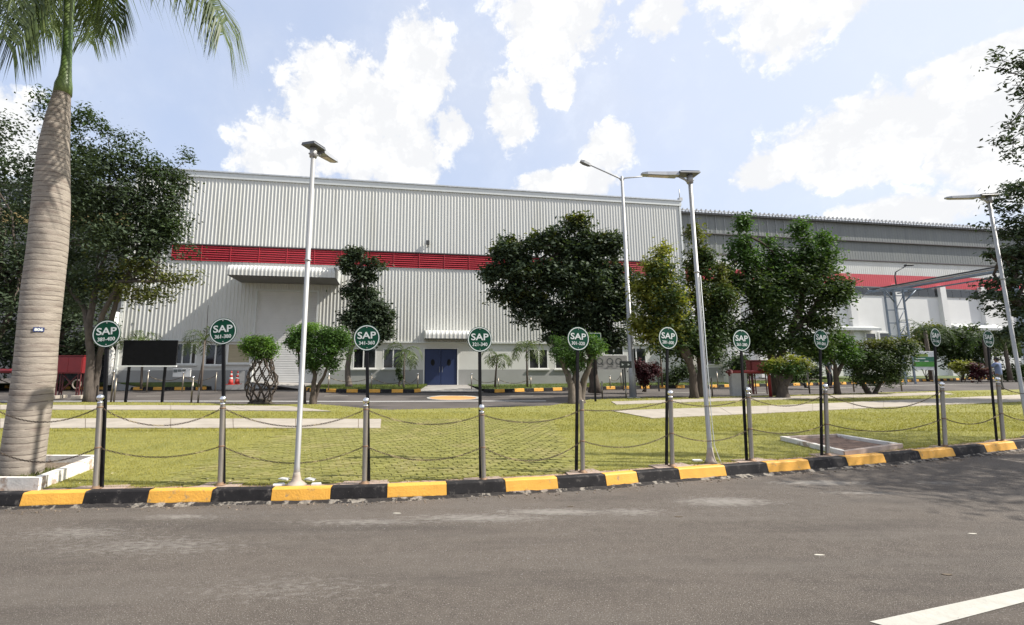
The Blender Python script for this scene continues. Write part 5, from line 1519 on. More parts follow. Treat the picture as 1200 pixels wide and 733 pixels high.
# big tree at left
tree('broadleaf_tree', 'large dark leafy tree with pale twin trunks behind the left signs', (106, 470), 16.6,
     [([(125, 235, 58, 52), (170, 240, 40, 40), (192, 258, 26, 36), (210, 215, 10, 18), (148, 198, 38, 22), (108, 192, 38, 26), (92, 265, 62, 55, .8), (158, 285, 55, 42), (185, 300, 26, 30), (100, 330, 52, 38, .6), (60, 215, 40, 55, 1), (75, 320, 40, 50, 1.5)],
       34000, .15, L_deep, dict(clump=.24, per=30, aspect=.45)),
      ([(205, 222, 16, 22), (48, 128, 13, 18), (88, 150, 14, 18), (100, 135, 9, 14), (122, 152, 8, 15), (142, 168, 8, 14), (161, 174, 8, 16), (182, 196, 9, 16), (204, 206, 8, 18), (222, 188, 6, 15), (185, 205, 22, 12), (200, 270, 20, 22)], 5200, .14, L_dark, dict(clump=.18, per=14, aspect=.42)),
      ([(205, 325, 28, 11), (165, 320, 36, 16), (228, 325, 12, 7), (180, 345, 36, 10), (150, 345, 40, 12), (130, 285, 22, 16)], 3600, .14, L_olive, dict(clump=.2, per=22, aspect=.45))],
     .15, [[(104, 470, 0), (106, 420, 0), (104, 380, 0), (112, 340, .2), (125, 290, 0), (130, 220, 0)], [(111, 470, .3), (115, 420, .2), (128, 385, 0), (140, 340, 0), (165, 290, 0), (195, 240, 0)],
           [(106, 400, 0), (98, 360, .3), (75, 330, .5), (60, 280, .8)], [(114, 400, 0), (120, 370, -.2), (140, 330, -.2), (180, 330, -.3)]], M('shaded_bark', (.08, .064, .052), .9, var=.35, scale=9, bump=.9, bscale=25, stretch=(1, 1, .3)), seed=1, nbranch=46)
tree('broadleaf_tree', 'dark dense tree cut by the left edge of the photo', (-15, 458), 23,
     [([(0, 200, 32, 45), (8, 155, 16, 20), (-30, 200, 40, 60), (0, 285, 38, 50), (25, 320, 40, 40), (-20, 330, 40, 50), (10, 370, 45, 40), (-60, 280, 50, 70)], 16000, .2, L_deep, dict(clump=.32, per=28))],
     .25, [[(-15, 458, 0), (-12, 400, 0), (0, 330, 0), (0, 240, 0)], [(-14, 420, 0), (10, 370, 0), (25, 320, 0)]], barkd, seed=2)
tree('broadleaf_tree', 'shaded tree standing behind the tall palm and the red cabinet', (50, 457), 24.5,
     [([(45, 260, 36, 45), (60, 330, 50, 48), (40, 385, 50, 30), (85, 375, 45, 35), (110, 395, 30, 18)], 14000, .2, L_deep, dict(clump=.32, per=28))],
     .22, [[(50, 457, 0), (52, 420, 0), (48, 370, 0), (45, 300, 0)], [(52, 420, 0), (80, 380, 0)]], barkd, seed=3)
# tall thin dark tree in front of the hall
tree('broadleaf_tree', 'tall irregular dark tree growing against the hall right of the shutter', (409, 450), 25.0,
     [([(421, 299, 14, 9), (409, 311, 12, 9), (438, 312, 12, 10), (424, 324, 15, 9), (415, 340, 12, 10), (432, 345, 11, 9), (420, 357, 14, 9), (442, 362, 16, 11), (425, 380, 26, 16), (449, 380, 13, 15), (446, 394, 16, 8), (408, 372, 7, 7)], 15000, .19, L_deep, dict(clump=.17, per=22, aspect=.55))],
     .17, [[(409, 450, 0), (407, 430, 0), (412, 405, 0), (421, 380, 0), (422, 340, 0), (423, 305, 0)], [(412, 405, 0), (435, 385, 0), (448, 375, 0)]], barkm, seed=4, rootz=.2)
# big spreading tree in the centre
tree('broadleaf_tree', 'big spreading blackish green tree before the centre of the hall', (697, 457), 22.3,
     [([(675, 264, 17, 14), (660, 280, 20, 16), (640, 290, 26, 16), (690, 290, 32, 22), (712, 290, 18, 18), (600, 300, 24, 20), (585, 322, 20, 18), (620, 330, 36, 30), (660, 330, 42, 36), (700, 330, 32, 36), (722, 345, 20, 28), (592, 342, 16, 12), (625, 362, 32, 18), (670, 370, 42, 20), (712, 372, 26, 18), (650, 384, 30, 10), (695, 392, 30, 10), (738, 330, 9, 11), (716, 396, 24, 11), (662, 398, 26, 8), (734, 368, 11, 18)],
       46000, .20, L_deep, dict(clump=.19, per=24, aspect=.6)),
      ([(675, 262, 16, 10), (640, 284, 22, 9), (600, 292, 20, 9), (620, 320, 30, 9), (700, 285, 22, 9), (615, 352, 34, 8), (690, 345, 34, 9)], 3000, .2, L_olive, dict(clump=.16, per=16, aspect=.6))],
     .24, [[(697, 457, 0), (694, 420, 0), (680, 385, 0), (670, 340, 0), (672, 290, 0)], [(694, 420, 0), (700, 380, 0), (712, 340, 0)], [(688, 400, 0), (640, 370, 0), (605, 335, 0)]], barkd, seed=5, nbranch=40, rootz=.17)
# clipped bush-tree in front of it
tree('clipped_tree', 'small bushy green tree with a thick ribbed trunk behind the sign numbered 301-320', (676, 472), 15.9,
     [([(658, 412, 13, 14), (692, 410, 13, 15), (675, 402, 20, 11), (676, 425, 17, 12), (702, 405, 6, 9), (668, 418, 16, 14)], 9000, .10, L_mid, dict(clump=.09, per=16, aspect=.3, up=.2)),
      ([(688, 400, 14, 6), (698, 408, 8, 10)], 1400, .11, L_fresh, dict(clump=.09, per=10, aspect=.3))],
     .20, [[(676, 472, 0), (676, 455, 0), (674, 436, 0), (664, 420, 0)], [(680, 471, .1), (683, 450, .1), (690, 430, 0), (694, 415, 0)], [(671, 472, -.1), (669, 450, -.1), (662, 432, 0), (656, 418, 0)]], barkm, seed=6, nbranch=16)
# yellowish trees
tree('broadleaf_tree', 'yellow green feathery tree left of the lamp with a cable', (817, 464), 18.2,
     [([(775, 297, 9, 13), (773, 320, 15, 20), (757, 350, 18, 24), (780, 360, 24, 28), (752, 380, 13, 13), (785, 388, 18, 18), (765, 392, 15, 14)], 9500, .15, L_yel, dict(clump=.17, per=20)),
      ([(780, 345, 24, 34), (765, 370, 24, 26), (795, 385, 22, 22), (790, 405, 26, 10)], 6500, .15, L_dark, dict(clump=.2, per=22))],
     .16, [[(813, 464, 0), (812, 440, 0), (806, 415, 0), (793, 385, 0), (778, 340, 0), (775, 300, 0)], [(810, 430, 0), (795, 405, 0), (768, 380, 0)]], barkd, seed=7, nbranch=26)
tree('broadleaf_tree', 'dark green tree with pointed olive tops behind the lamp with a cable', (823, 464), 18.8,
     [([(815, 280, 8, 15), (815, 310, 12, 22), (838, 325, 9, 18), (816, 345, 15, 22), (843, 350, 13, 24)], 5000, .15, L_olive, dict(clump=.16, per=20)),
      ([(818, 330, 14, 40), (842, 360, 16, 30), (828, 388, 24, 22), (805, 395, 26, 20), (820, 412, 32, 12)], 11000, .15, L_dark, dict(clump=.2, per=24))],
     .17, [[(820, 464, 0), (822, 435, 0), (820, 410, 0), (818, 370, 0), (816, 320, 0), (815, 280, 0)], [(822, 430, 0), (840, 400, 0), (843, 350, 0)]], barkd, seed=8, nbranch=24)
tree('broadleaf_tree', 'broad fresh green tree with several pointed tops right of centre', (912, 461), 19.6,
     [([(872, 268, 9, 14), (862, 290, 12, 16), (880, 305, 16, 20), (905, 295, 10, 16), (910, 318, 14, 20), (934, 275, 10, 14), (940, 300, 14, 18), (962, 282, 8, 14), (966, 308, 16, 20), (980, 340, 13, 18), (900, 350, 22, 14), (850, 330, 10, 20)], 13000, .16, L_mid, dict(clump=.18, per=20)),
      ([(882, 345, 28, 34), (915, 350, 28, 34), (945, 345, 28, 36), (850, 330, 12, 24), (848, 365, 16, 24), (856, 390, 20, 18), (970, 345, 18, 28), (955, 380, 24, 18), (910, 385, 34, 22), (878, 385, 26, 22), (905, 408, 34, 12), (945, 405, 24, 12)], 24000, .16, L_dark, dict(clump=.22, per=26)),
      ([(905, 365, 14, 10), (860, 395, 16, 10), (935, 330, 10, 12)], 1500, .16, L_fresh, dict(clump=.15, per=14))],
     .2, [[(911, 461, 0), (908, 430, 0), (900, 400, 0), (882, 360, 0), (874, 310, 0), (872, 275, 0)], [(908, 430, 0), (925, 395, 0), (940, 350, 0), (940, 290, 0)], [(903, 412, 0), (907, 360, 0), (906, 310, 0)], [(925, 395, 0), (958, 360, 0), (965, 310, 0)]], barkd, seed=9, nbranch=40)
tree('clipped_tree', 'low yellow green clipped shrub tree beside the bent red pipe', (917, 463), 18.3,
     [([(928, 424, 20, 6), (910, 428, 14, 6), (940, 428, 9, 6)], 2600, .10, L_yel, dict(clump=.1, per=14)), ([(915, 434, 20, 8), (930, 434, 16, 8)], 3000, .1, L_mid, dict(clump=.12, per=16))],
     .24, [[(917, 463, 0), (917, 450, 0), (914, 440, 0)], [(917, 452, 0), (925, 442, 0), (930, 432, 0)]], barkd, seed=10, nbranch=8)
tree('small_tree', 'small rounded fresh green tree behind the sign numbered 241-260', (981, 461), 20.3,
     [([(958, 410, 22, 14), (985, 405, 14, 13), (943, 414, 13, 10), (975, 420, 20, 9), (995, 414, 10, 10)], 7500, .12, L_mid, dict(clump=.14, per=18)), ([(965, 402, 22, 7), (990, 410, 10, 7)], 1500, .12, L_fresh, dict(clump=.12, per=12))],
     .13, [[(981, 461, 0), (980, 445, 0), (978, 428, 0), (968, 415, 0)], [(980, 440, 0), (988, 425, 0), (992, 410, 0)]], barkd, seed=11, nbranch=12)
tree('clipped_tree', 'dark bowl shaped clipped tree on a forked trunk at right', (1020, 462), 20.6,
     [([(1018, 425, 24, 20), (1045, 418, 19, 18), (1000, 428, 12, 16), (1058, 410, 12, 12), (1035, 436, 22, 14), (1012, 443, 12, 9), (1045, 440, 12, 9)], 14000, .11, L_dark, dict(clump=.13, per=20)),
      ([(1030, 404, 28, 6), (1058, 402, 12, 6)], 1800, .11, L_olive, dict(clump=.11, per=14))],
     .13, [[(1020, 463, 0), (1014, 455, 0), (1005, 440, 0), (1000, 425, 0)], [(1023, 463, 0), (1030, 452, 0), (1040, 435, 0), (1048, 420, 0)]], barkd, seed=12, nbranch=12)
tree('clipped_tree', 'round clipped tree on two slanting trunks right of the left lamp', (367, 471.5), 15.6,
     [([(358, 398, 19, 14), (388, 400, 20, 15), (346, 402, 9, 11), (376, 412, 28, 17), (402, 406, 10, 13), (366, 426, 15, 9), (385, 424, 14, 9)], 15000, .085, L_mid, dict(clump=.09, per=18)),
      ([(370, 386, 26, 6), (398, 396, 12, 9)], 2200, .085, L_fresh, dict(clump=.08, per=12))],
     .11, [[(366, 472, 0), (367, 458, 0), (369, 440, 0), (366, 425, 0), (358, 405, 0)], [(368, 472, .1), (372, 455, .1), (380, 440, 0), (388, 420, 0)], [(357, 471, .2), (356, 455, .2), (352, 440, 0), (350, 415, 0)]], barkd, seed=13, nbranch=22)
# braided-stem topiary
Yb = G(305, 472, .1).y
o = thing('braided_topiary', 'round topiary on a cage of woven bare stems left of the lamp', 'topiary', G(305, 472, .1))
leaf_cloud('crown', [(304, 404, 18, 13), (294, 408, 10, 12), (315, 407, 10, 12), (304, 414, 18, 8)], Yb, 7000, .10, L_fresh, o, seed=60, clump=.08, per=14, aspect=.35)
leaf_cloud('crown', [(304, 412, 17, 9), (300, 406, 12, 10), (310, 416, 12, 7)], Yb, 4500, .10, L_dark, o, seed=61, clump=.08, per=18, aspect=.35)
mb = MB(); zt = ZAT(420, Yb) - .1; rr = random.Random(4)
for k in range(20):
    sgn = 1 if k % 2 else -1; a0 = 6.283 * k / 20; pts = []
    for j in range(13):
        f = j / 12; rad = .30 + .20 * math.sin(math.pi * min(1, f * 1.15)) + .05 * math.sin(f * 18 + k); a_ = a0 + sgn * f * 1.7
        pts.append((rad * math.cos(a_) + rr.gauss(0, .012), rad * math.sin(a_) + rr.gauss(0, .012), zt * f))
    mb.tube(pts, [.028 - .008 * j / 12 for j in range(13)], 6)
mb.build('woven_stems', barkd, o)
mb = MB(); mb.lathe([(.45, -.08), (.38, .03), (.2, .12), (.05, .15)], n=14); mb.build('root_mound', M('dark_root', (.06, .05, .035), .95, var=.4, scale=15, bump=.8), o)
# dark tree at right edge
tree('broadleaf_tree', 'dark layered tree behind the lamp at the right edge', (1235, 458), 16.5,
     [([(1178, 240, 22, 9), (1205, 230, 26, 16), (1172, 262, 24, 6), (1195, 275, 28, 9), (1178, 300, 28, 9), (1205, 310, 34, 16), (1182, 332, 26, 8), (1165, 348, 22, 6), (1200, 362, 34, 20), (1185, 392, 26, 14), (1220, 400, 30, 24), (1240, 300, 40, 60), (1255, 240, 40, 40), (1280, 340, 50, 60)],
       26000, .15, L_deep, dict(clump=.2, per=26, flatten=.6))],
     .24, [[(1235, 458, 0), (1232, 410, 0), (1225, 350, 0), (1222, 290, 0), (1222, 240, 0)], [(1228, 370, 0), (1200, 360, 0), (1175, 345, 0)], [(1225, 330, 0), (1190, 300, 0), (1160, 298, 0)]], barkd, seed=15, nbranch=34)
# near tree out of frame on the right: its hanging twigs enter the picture and it shades road and lawn
nt_ = thing('overhanging_tree', 'near tree whose leafy twigs hang into the top right corner', 'tree', (13.4, 7.6, 0.1))
def wb(x, y, z, r, rz=None): return (x, y, z, r, rz or r)
def leaf_world(name, blobs, n, size, mat, parent, clump, per, seed, aspect=.4):
    rg = np.random.default_rng(seed); w = np.array([b[3] ** 2 for b in blobs]); ncl = n // per
    wh = rg.choice(len(blobs), ncl, p=w / w.sum()); d = rg.normal(size=(ncl, 3)); d /= np.linalg.norm(d, axis=1)[:, None]
    B = np.array(blobs)[wh]; C = B[:, :3] + d * (rg.random(ncl) ** .4)[:, None] * np.stack([B[:, 3], B[:, 3], B[:, 4]], 1)
    idx = np.repeat(np.arange(ncl), per); m_ = len(idx); pos = C[idx] + rg.normal(size=(m_, 3)) * clump
    nd = rg.normal(size=(m_, 3)); nd[:, 2] = np.abs(nd[:, 2]) + .6; nd /= np.linalg.norm(nd, axis=1)[:, None]
    a = rg.normal(size=(m_, 3)); a[:, 2] -= .5; a -= (a * nd).sum(1)[:, None] * nd; a /= np.linalg.norm(a, axis=1)[:, None]; b_ = np.cross(nd, a)
    L_ = size * rg.uniform(.6, 1.3, m_)[:, None]
    V = np.stack([pos - a * L_ * .5, pos + b_ * L_ * aspect * .5, pos + a * L_ * .5, pos - b_ * L_ * aspect * .5], 1)
    o = np_mesh(name, V.reshape(-1, 3), np.arange(m_ * 4).reshape(-1, 4), mat, parent); o['kind'] = 'stuff'; return C
NB = [wb(12.4, 6.6, 6.0, 1.7, 1.1), wb(11.4, 5.4, 5.4, 1.3, .8), wb(13.8, 5.2, 6, 1.7, 1.1), wb(13.4, 8.2, 6.6, 1.5, 1.0), wb(15.2, 7.4, 7, 1.7, 1.2)]
C1 = leaf_world('crown', NB, 11000, .12, L_dark, nt_, .2, 22, 5)
tw = [P(x, y, 6.6) for x, y in [(1160, 78), (1172, 64), (1180, 80), (1190, 68), (1196, 90), (1186, 100), (1198, 120), (1190, 140), (1178, 150), (1196, 160), (1186, 182), (1200, 195), (1172, 168), (1205, 60), (1210, 140), (1215, 100), (1215, 180), (1222, 80), (1192, 112), (1202, 75), (1205, 108), (1203, 150), (1208, 170)]]
C2 = leaf_world('crown', [wb(p.x, p.y, p.z, .10, .10) for p in tw], 1150, .085, L_deep, nt_, .05, 12, 6, .34)
mb = MB(); tp = limb(mb, (13.4, 7.6, 0), (13.1, 7.2, 4.6), .2, .14, 3, wob=.02, sides=12)
rr = random.Random(2)
hub = Vector((13.1, 7.2, 4.6))
for b in NB: limb(mb, hub, (b[0], b[1], b[2]), .09, .03, rr.randrange(999))
mid = Vector((9.4, 6.8, 6.0)); limb(mb, (11.4, 6.2, 5.6), mid, .03, .02, 5)
for p in tw: limb(mb, mid, p, .012, .004, rr.randrange(999), sides=4)
for k in range(30): limb(mb, hub, Vector(C1[rr.randrange(len(C1))]), .03, .008, k, sides=4)
mb.build('trunk', barkd, nt_, world=True)

# shrubs
def shrub(name, label, foot, Y, blobs, n, size, mat, group=None, clump=.12, rootz=.15, cat='shrub', stems=5, **kw):
    g = P(foot[0], foot[1], Y); g.z = rootz; o = thing(name, label, cat, g, group=group)
    c, C = leaf_cloud('foliage', blobs, Y, n, size, mat, o, clump=clump, per=18, seed=hash(label) % 1000 if False else len(label) * 3 + int(foot[0]), **kw)
    mb = MB(); rr = random.Random(int(foot[0]))
    for k in range(stems): limb(mb, g + Vector((rr.gauss(0, .06), rr.gauss(0, .06), -.08)), Vector(C[rr.randrange(len(C))]), .03, .01, k, sides=5)
    mb.build('stem', barkd, o, world=True); return o
shrub('maroon_shrub', 'round maroon leaved shrub right of the tall street lamp', (755, 453), 22.8, [(752, 436, 10, 10), (763, 434, 8, 8), (748, 428, 6, 7), (756, 444, 10, 7)], 3600, .12, L_maroon)
shrub('maroon_shrub', 'maroon leaved shrub right of the clipped yellow hedge at right', (1147, 446), 34, [(1147, 435, 8, 8), (1142, 440, 6, 6)], 2200, .16, L_maroon, clump=.16)
shrub('clipped_shrub', 'low rounded yellow green hedge near the company board', (1127, 446), 34.5, [(1122, 429, 7, 5), (1132, 430, 8, 5), (1127, 434, 10, 4)], 2600, .14, L_yel, clump=.14)
shrub('garden_bush', 'dark olive bush between the tree gap and the red cabinet', (865, 446), 27, [(862, 424, 12, 8), (875, 430, 10, 8), (866, 437, 14, 9)], 3200, .14, L_dark, clump=.18)
shrub('garden_bush', 'small leafy sapling standing at the left end of the blue door path', (467, 452), 25.2, [(467, 436, 3, 4), (469, 443, 3, 4)], 500, .12, L_dark, clump=.07)
shrub('garden_bush', 'low dark bush under the dado at the right end of the hall', (790, 449), 27.5, [(790, 441, 10, 6), (800, 436, 12, 9), (778, 444, 8, 5)], 2800, .14, L_dark, clump=.16)
shrub('garden_bush', 'dark mass of shrubs behind the sign numbered 221-240', (1130, 445), 38, [(1100, 405, 16, 14), (1120, 410, 16, 20), (1142, 405, 14, 20), (1112, 400, 22, 12), (1130, 425, 18, 10)], 9000, .24, L_dark, clump=.3)
shrub('garden_bush', 'leafy shrubs behind the man in the blue shirt', (1180, 445), 37, [(1168, 400, 12, 12), (1188, 410, 14, 10), (1195, 436, 16, 8), (1178, 440, 12, 5)], 5000, .22, L_dark, clump=.26)
shrub('garden_bush', 'olive shrub above the company board at right', (1085, 445), 39, [(1080, 398, 20, 10), (1062, 400, 12, 9), (1095, 390, 14, 8), (1108, 402, 12, 9)], 5200, .22, L_olive, clump=.26)
shrub('garden_bush', 'dark low bushes under the trees left of the person in a cap', (945, 448), 26.5, [(935, 438, 12, 6), (950, 436, 10, 7), (925, 440, 10, 6)], 3200, .14, L_dark, clump=.18)

shrub('hedge', 'dark shaded hedge under the trees at far left', (20, 452), 26, [(-30, 420, 30, 24), (10, 415, 30, 28), (50, 418, 26, 26), (90, 415, 22, 24)], 9000, .18, L_deep, clump=.24)  # added foliage that fills in the deep shade beneath the left trees

# palms
def frond(mb, base, az, el, length, droop, leaf, n=26, w=.02, hang=.5, seed=0, r0=.018, path=None):
    rr = random.Random(seed); pts = []; d = Vector((math.cos(az) * math.cos(el), math.sin(az) * math.cos(el), math.sin(el))); p = Vector(base); st = length / 14
    for k in range(15):
        pts.append(p.copy()); p = p + d * st; d = (d + Vector((0, 0, -droop * st / length * (1 + k * .12)))).normalized()
    if path:
        path = [Vector(q) for q in path]; m_ = len(path) - 1; pts = []
        for k in range(15):
            u = k / 14 * m_; i = min(m_ - 1, int(u)); f = u - i
            p0, p1, p2, p3 = path[max(0, i - 1)], path[i], path[i + 1], path[min(m_, i + 2)]
            pts.append(.5 * ((2 * p1) + (p2 - p0) * f + (2 * p0 - 5 * p1 + 4 * p2 - p3) * f * f + (3 * p1 - p0 - 3 * p2 + p3) * f ** 3))
        hd = pts[-1] - pts[0]; az = math.atan2(hd.y, hd.x)
    mb.tube(pts, [r0 * (1 - .85 * k / 14) for k in range(15)], 5)
    side_ = Vector((-math.sin(az), math.cos(az), 0)); vs = []; fs = []
    for k in range(n):
        f = .12 + .88 * k / (n - 1); i = min(13, int(f * 14)); q = pts[i].lerp(pts[i + 1], f * 14 - i) if i < 14 else pts[14]
        t = (pts[min(14, i + 1)] - pts[i]).normalized(); L_ = leaf * (.55 + .75 * math.sin(math.pi * min(1, f * .92 + .08))) * rr.uniform(.85, 1.1)
        for s_ in (-1, 1):
            o_ = (side_ * s_ * rr.uniform(.5, .85) + t * rr.uniform(.45, .8) + Vector((0, 0, rr.uniform(-.1, .35)))).normalized()
            b0 = q; b1 = q + o_ * L_ * .5 + Vector((0, 0, -hang * L_ * .12)); b2 = q + o_ * L_ * .85 + Vector((0, 0, -hang * L_ * .62))
            wv = t.cross(o_).cross(o_).normalized() * w
            if wv.length < 1e-6: wv = t * w
            bb = len(vs); vs += [b0 - wv * .5, b0 + wv * .5, b1 + wv, b1 - wv, b2]
            fs += [(bb, bb + 1, bb + 2, bb + 3), (bb + 3, bb + 2, bb + 4)]
    mb.add(vs, fs)
def small_palm(label, px, pb, ptop, Y, nf, flen, leaf, mat, seed, r=.05, rootz=.2, name='garden_palm', lean=0, top_px=None):
    g = P(px, pb, Y); g.z = rootz; H_ = ZAT(ptop, Y) - rootz; o = thing(name, label, 'palm', g, group='small garden palms')
    tx = (P(top_px, ptop, Y).x - g.x) if top_px else 0
    mb = MB(); mb.tube([(0, 0, -.1), (tx * .4, 0, H_ * .5), (tx, 0, H_)], [r * 1.3, r, r * .8], 8); mb.build('trunk', barkm, o)
    rr = random.Random(seed)
    for k in range(nf):
        fm = MB(); frond(fm, (tx, 0, H_), 6.283 * k / nf + rr.uniform(-.3, .3), rr.uniform(.35, 1.2), flen * rr.uniform(.8, 1.15), rr.uniform(1.6, 2.5), leaf, 16, .02, .6, seed * 10 + k)
        fm.build('frond', mat, o)
small_palm('small feathery palm showing above the black notice board', 166, 449, 401, 24.5, 9, 1.35, .42, L_palm, 1, top_px=167)
small_palm('slim feathery palm left of the sign numbered 361-380', 236, 448, 399, 24.0, 9, 1.5, .45, L_palm, 2, top_px=240)
small_palm('slim palm left of the small door canopy', 473, 455, 412, 24.6, 7, 1.5, .45, L_palm, 3, top_px=474)
small_palm('short palm right of the sign numbered 321-340', 580, 453, 418, 25.0, 8, 1.1, .38, L_palm, 4, top_px=583)
small_palm('slim palm left of the window in the centre of the hall', 618, 451.5, 408, 25.4, 8, 1.4, .42, L_palm, 5, top_px=617)
small_palm('slim palm at the right end of the hall behind the trees', 776, 450, 410, 27.0, 7, 1.3, .42, L_palm, 6)
small_palm('dark tall palm above the shrubs near the company board', 1092, 444, 388, 37, 11, 2.6, .7, L_dark, 7, .14)
small_palm('palm left of the man in the blue shirt', 1160, 444, 398, 36, 10, 2.3, .6, L_dark, 8, .12)
small_palm('palm right of the man in the blue shirt', 1184, 444, 402, 36, 10, 2.3, .6, L_palm, 9, .12)
# the royal palm in the foreground
PY = 5.75
g0 = P(25, 549, PY); g0.z = LZ + .03
rp = thing('royal_palm', 'tall royal palm with a ringed grey trunk in the foreground left', 'palm', g0)
prof = [(549, 25, 53), (500, 32, 52), (440, 41, 52), (400, 44, 51), (340, 50, 52), (290, 56, 51), (240, 60, 49), (200, 62, 45), (170, 64, 40), (140, 68, 33), (120, 71, 27), (109, 73, 23)]
cz = [(ZAT(y, PY), P(x, y, PY).x, w * PY / FPX / 2 * .74) for y, x, w in prof]
cz[0] = (LZ - .02, cz[0][1], cz[0][2])
def interp(z):
    for a, b_ in zip(cz[:-1], cz[1:]):
        if z <= b_[0]:
            f = max(0, (z - a[0]) / (b_[0] - a[0])); return a[1] + (b_[1] - a[1]) * f, a[2] + (b_[2] - a[2]) * f
    return cz[-1][1], cz[-1][2]
mb = MB(); pts = []; rad = []; z = LZ - .02; rr = random.Random(6); phase = 0
while z < cz[-1][0]:
    ringh = rr.uniform(.05, .10)
    for j, dr in enumerate((-.0012, .0004, .0006, .0002)):
        zz = z + (0, .007, ringh * .5, ringh - .004)[j]
        if zz < cz[-1][0]:
            x, r_ = interp(zz); pts.append((x, PY, zz)); rad.append(r_ + dr)
    z += ringh
vs = []; n = 28; nv = []
for i, (p, r_) in enumerate(zip(pts, rad)):
    for k in range(n):
        t = 6.283185 * k / n; wv = .006 * math.sin(t * 2 + i * .013) + .0025 * math.sin(t * 5 + i * .06)
        nv.append((p[0] + (r_ + .003 * math.sin(3 * t + p[2] * 2)) * math.cos(t), p[1] + r_ * math.sin(t), p[2] + wv))
mb.s = True
mb.add(nv, [])
for i in range(len(pts) - 1):
    for k in range(n):
        mb.f.append((i * n + k, i * n + (k + 1) % n, (i + 1) * n + (k + 1) % n, (i + 1) * n + k)); mb.sm.append(True)
        mb.mi.append(1 if (i % 4 in (0, 3) and math.sin(k * .9 + i * 1.7) + math.sin(k * .31 + i * .5) > -.9) else 0)
mb.add([], [tuple((len(pts) - 1) * n + k for k in range(n))])
palmbark = M('palm_bark', (.285, .245, .20), .9, var=.20, scale=5, bump=.4, bscale=26, col2=(.20, .16, .13), c2=(.52, .66), s2=3.2, stretch=(1, 1, 5), speck=((.10, .08, .065), 17, .70))
mb.build('trunk', [palmbark, M('ring_scar', (.13, .105, .085), .95, var=.3, scale=14)], rp, world=True)
zt, xt, rt = cz[-1]
sh = [(109, 73.5, 24, .0), (100, 74.5, 23, 0), (92, 76, 18, 0), (78, 77.5, 14.5, 0), (50, 79, 13, 0), (20, 80, 13.5, 0), (0, 81, 15, 0), (-25, 83, 20, 0)]
mb = MB(); mb.tube([(P(x, y, PY).x, PY, ZAT(y, PY) - (.0 if i else .02)) for i, (y, x, w, _) in enumerate(sh)], [w * PY / FPX / 2 * .78 for y, x, w, _ in sh], 18)
mb.build('crownshaft', M('crownshaft_green', (.095, .17, .035), .4, var=.3, scale=3, stretch=(1, 1, .25), col2=(.19, .22, .09), c2=(.45, .7), s2=3), rp, world=True)
top = Vector((P(83, -22, PY).x, PY, ZAT(-22, PY)))
FPATH = [
    [(83, -22, 0), (115, -46, -.05), (160, -42, -.1), (206, -28, -.15), (240, -6, -.2), (257, 18, -.2), (262, 40, -.2)],
    [(83, -22, 0), (118, -58, -.3), (160, -60, -.5), (205, -46, -.6), (238, -20, -.7), (256, 0, -.75), (266, 24, -.8)],
    [(80, -22, 0), (52, -50, -.1), (22, -48, -.2), (-2, -20, -.3), (-10, 16, -.35), (-14, 48, -.4)],
    [(80, -22, 0), (60, -42, -.3), (38, -40, -.5), (18, -12, -.7), (8, 18, -.8), (4, 44, -.85)],
    [(80, -22, 0), (62, -40, -.2), (44, -36, -.3), (32, -12, -.4), (28, 12, -.4), (28, 34, -.4)],
    [(80, -22, 0), (40, -80, -.3), (-10, -90, -.5), (-50, -50, -.7), (-70, 0, -.8), (-78, 50, -.9)],
    [(83, -22, 0), (92, -36, .3), (102, -34, .7), (112, -12, 1.0), (118, 14, 1.2), (120, 38, 1.2)],
    [(83, -22, 0), (85, -36, .4), (87, -34, .8), (92, -8, 1.2), (98, 18, 1.4), (101, 46, 1.4)],
    [(80, -22, 0), (72, -36, .4), (64, -34, .8), (57, -12, 1.1), (52, 10, 1.3), (50, 32, 1.3)],
    [(80, -22, 0), (74, -34, .6), (70, -30, 1.2), (66, -5, 1.7), (63, 14, 1.9), (62, 34, 2.0)],
    [(82, -22, 0), (98, -42, .2), (112, -40, .4), (124, -20, .6), (132, 2, .7), (134, 22, .75)],
    [(82, -22, 0), (80, -60, -.6), (78, -110, -1.2), (70, -140, -1.7), (60, -130, -2.1), (50, -90, -2.4)]]
for k, fp_ in enumerate(FPATH):
    fm = MB(); frond(fm, top, 0, 0, 1, 1, .62 if k < 6 else .50, 66 if k < 6 else 50, .012, 1.7, 400 + k, r0=.026, path=[P(x, y, PY + dy) for x, y, dy in fp_]); fm.build('frond', L_palm, rp, world=True)
for k, (az, el) in enumerate(((R(20), 1.35), (R(140), 1.4), (R(250), 1.38), (R(310), 1.25))):
    fm = MB(); frond(fm, top, az, el, 1.9, 1.5, .5, 44, .010, 1.2, 440 + k, r0=.026); fm.build('frond', L_palm, rp, world=True)
# number tag nailed to the trunk
zz = ZAT(387.5, PY); x, r_ = interp(zz); a_ = math.atan2(0 - PY, 0 - x)
c = Vector((x, PY, zz)) + Vector((math.cos(a_), math.sin(a_), 0)) * (r_ + .008)
tg = thing('number_tag', 'tiny dark blue tag with white lettering nailed to the palm trunk', 'tag', c, a_ + R(90))
mb = MB(); mb.box(-.052, .052, -.003, .003, -.028, .028, bev=.002); mb.build('plate', M('tag_blue', (.02, .035, .12), .5), tg)
lettering('806', .045, signw, tg, (0, -.004, .0), .0006, .002, width=.08)
mb = MB(); mb.sphere((0, -.002, .036), .006, 6, 4); mb.build('nail', galv, tg)

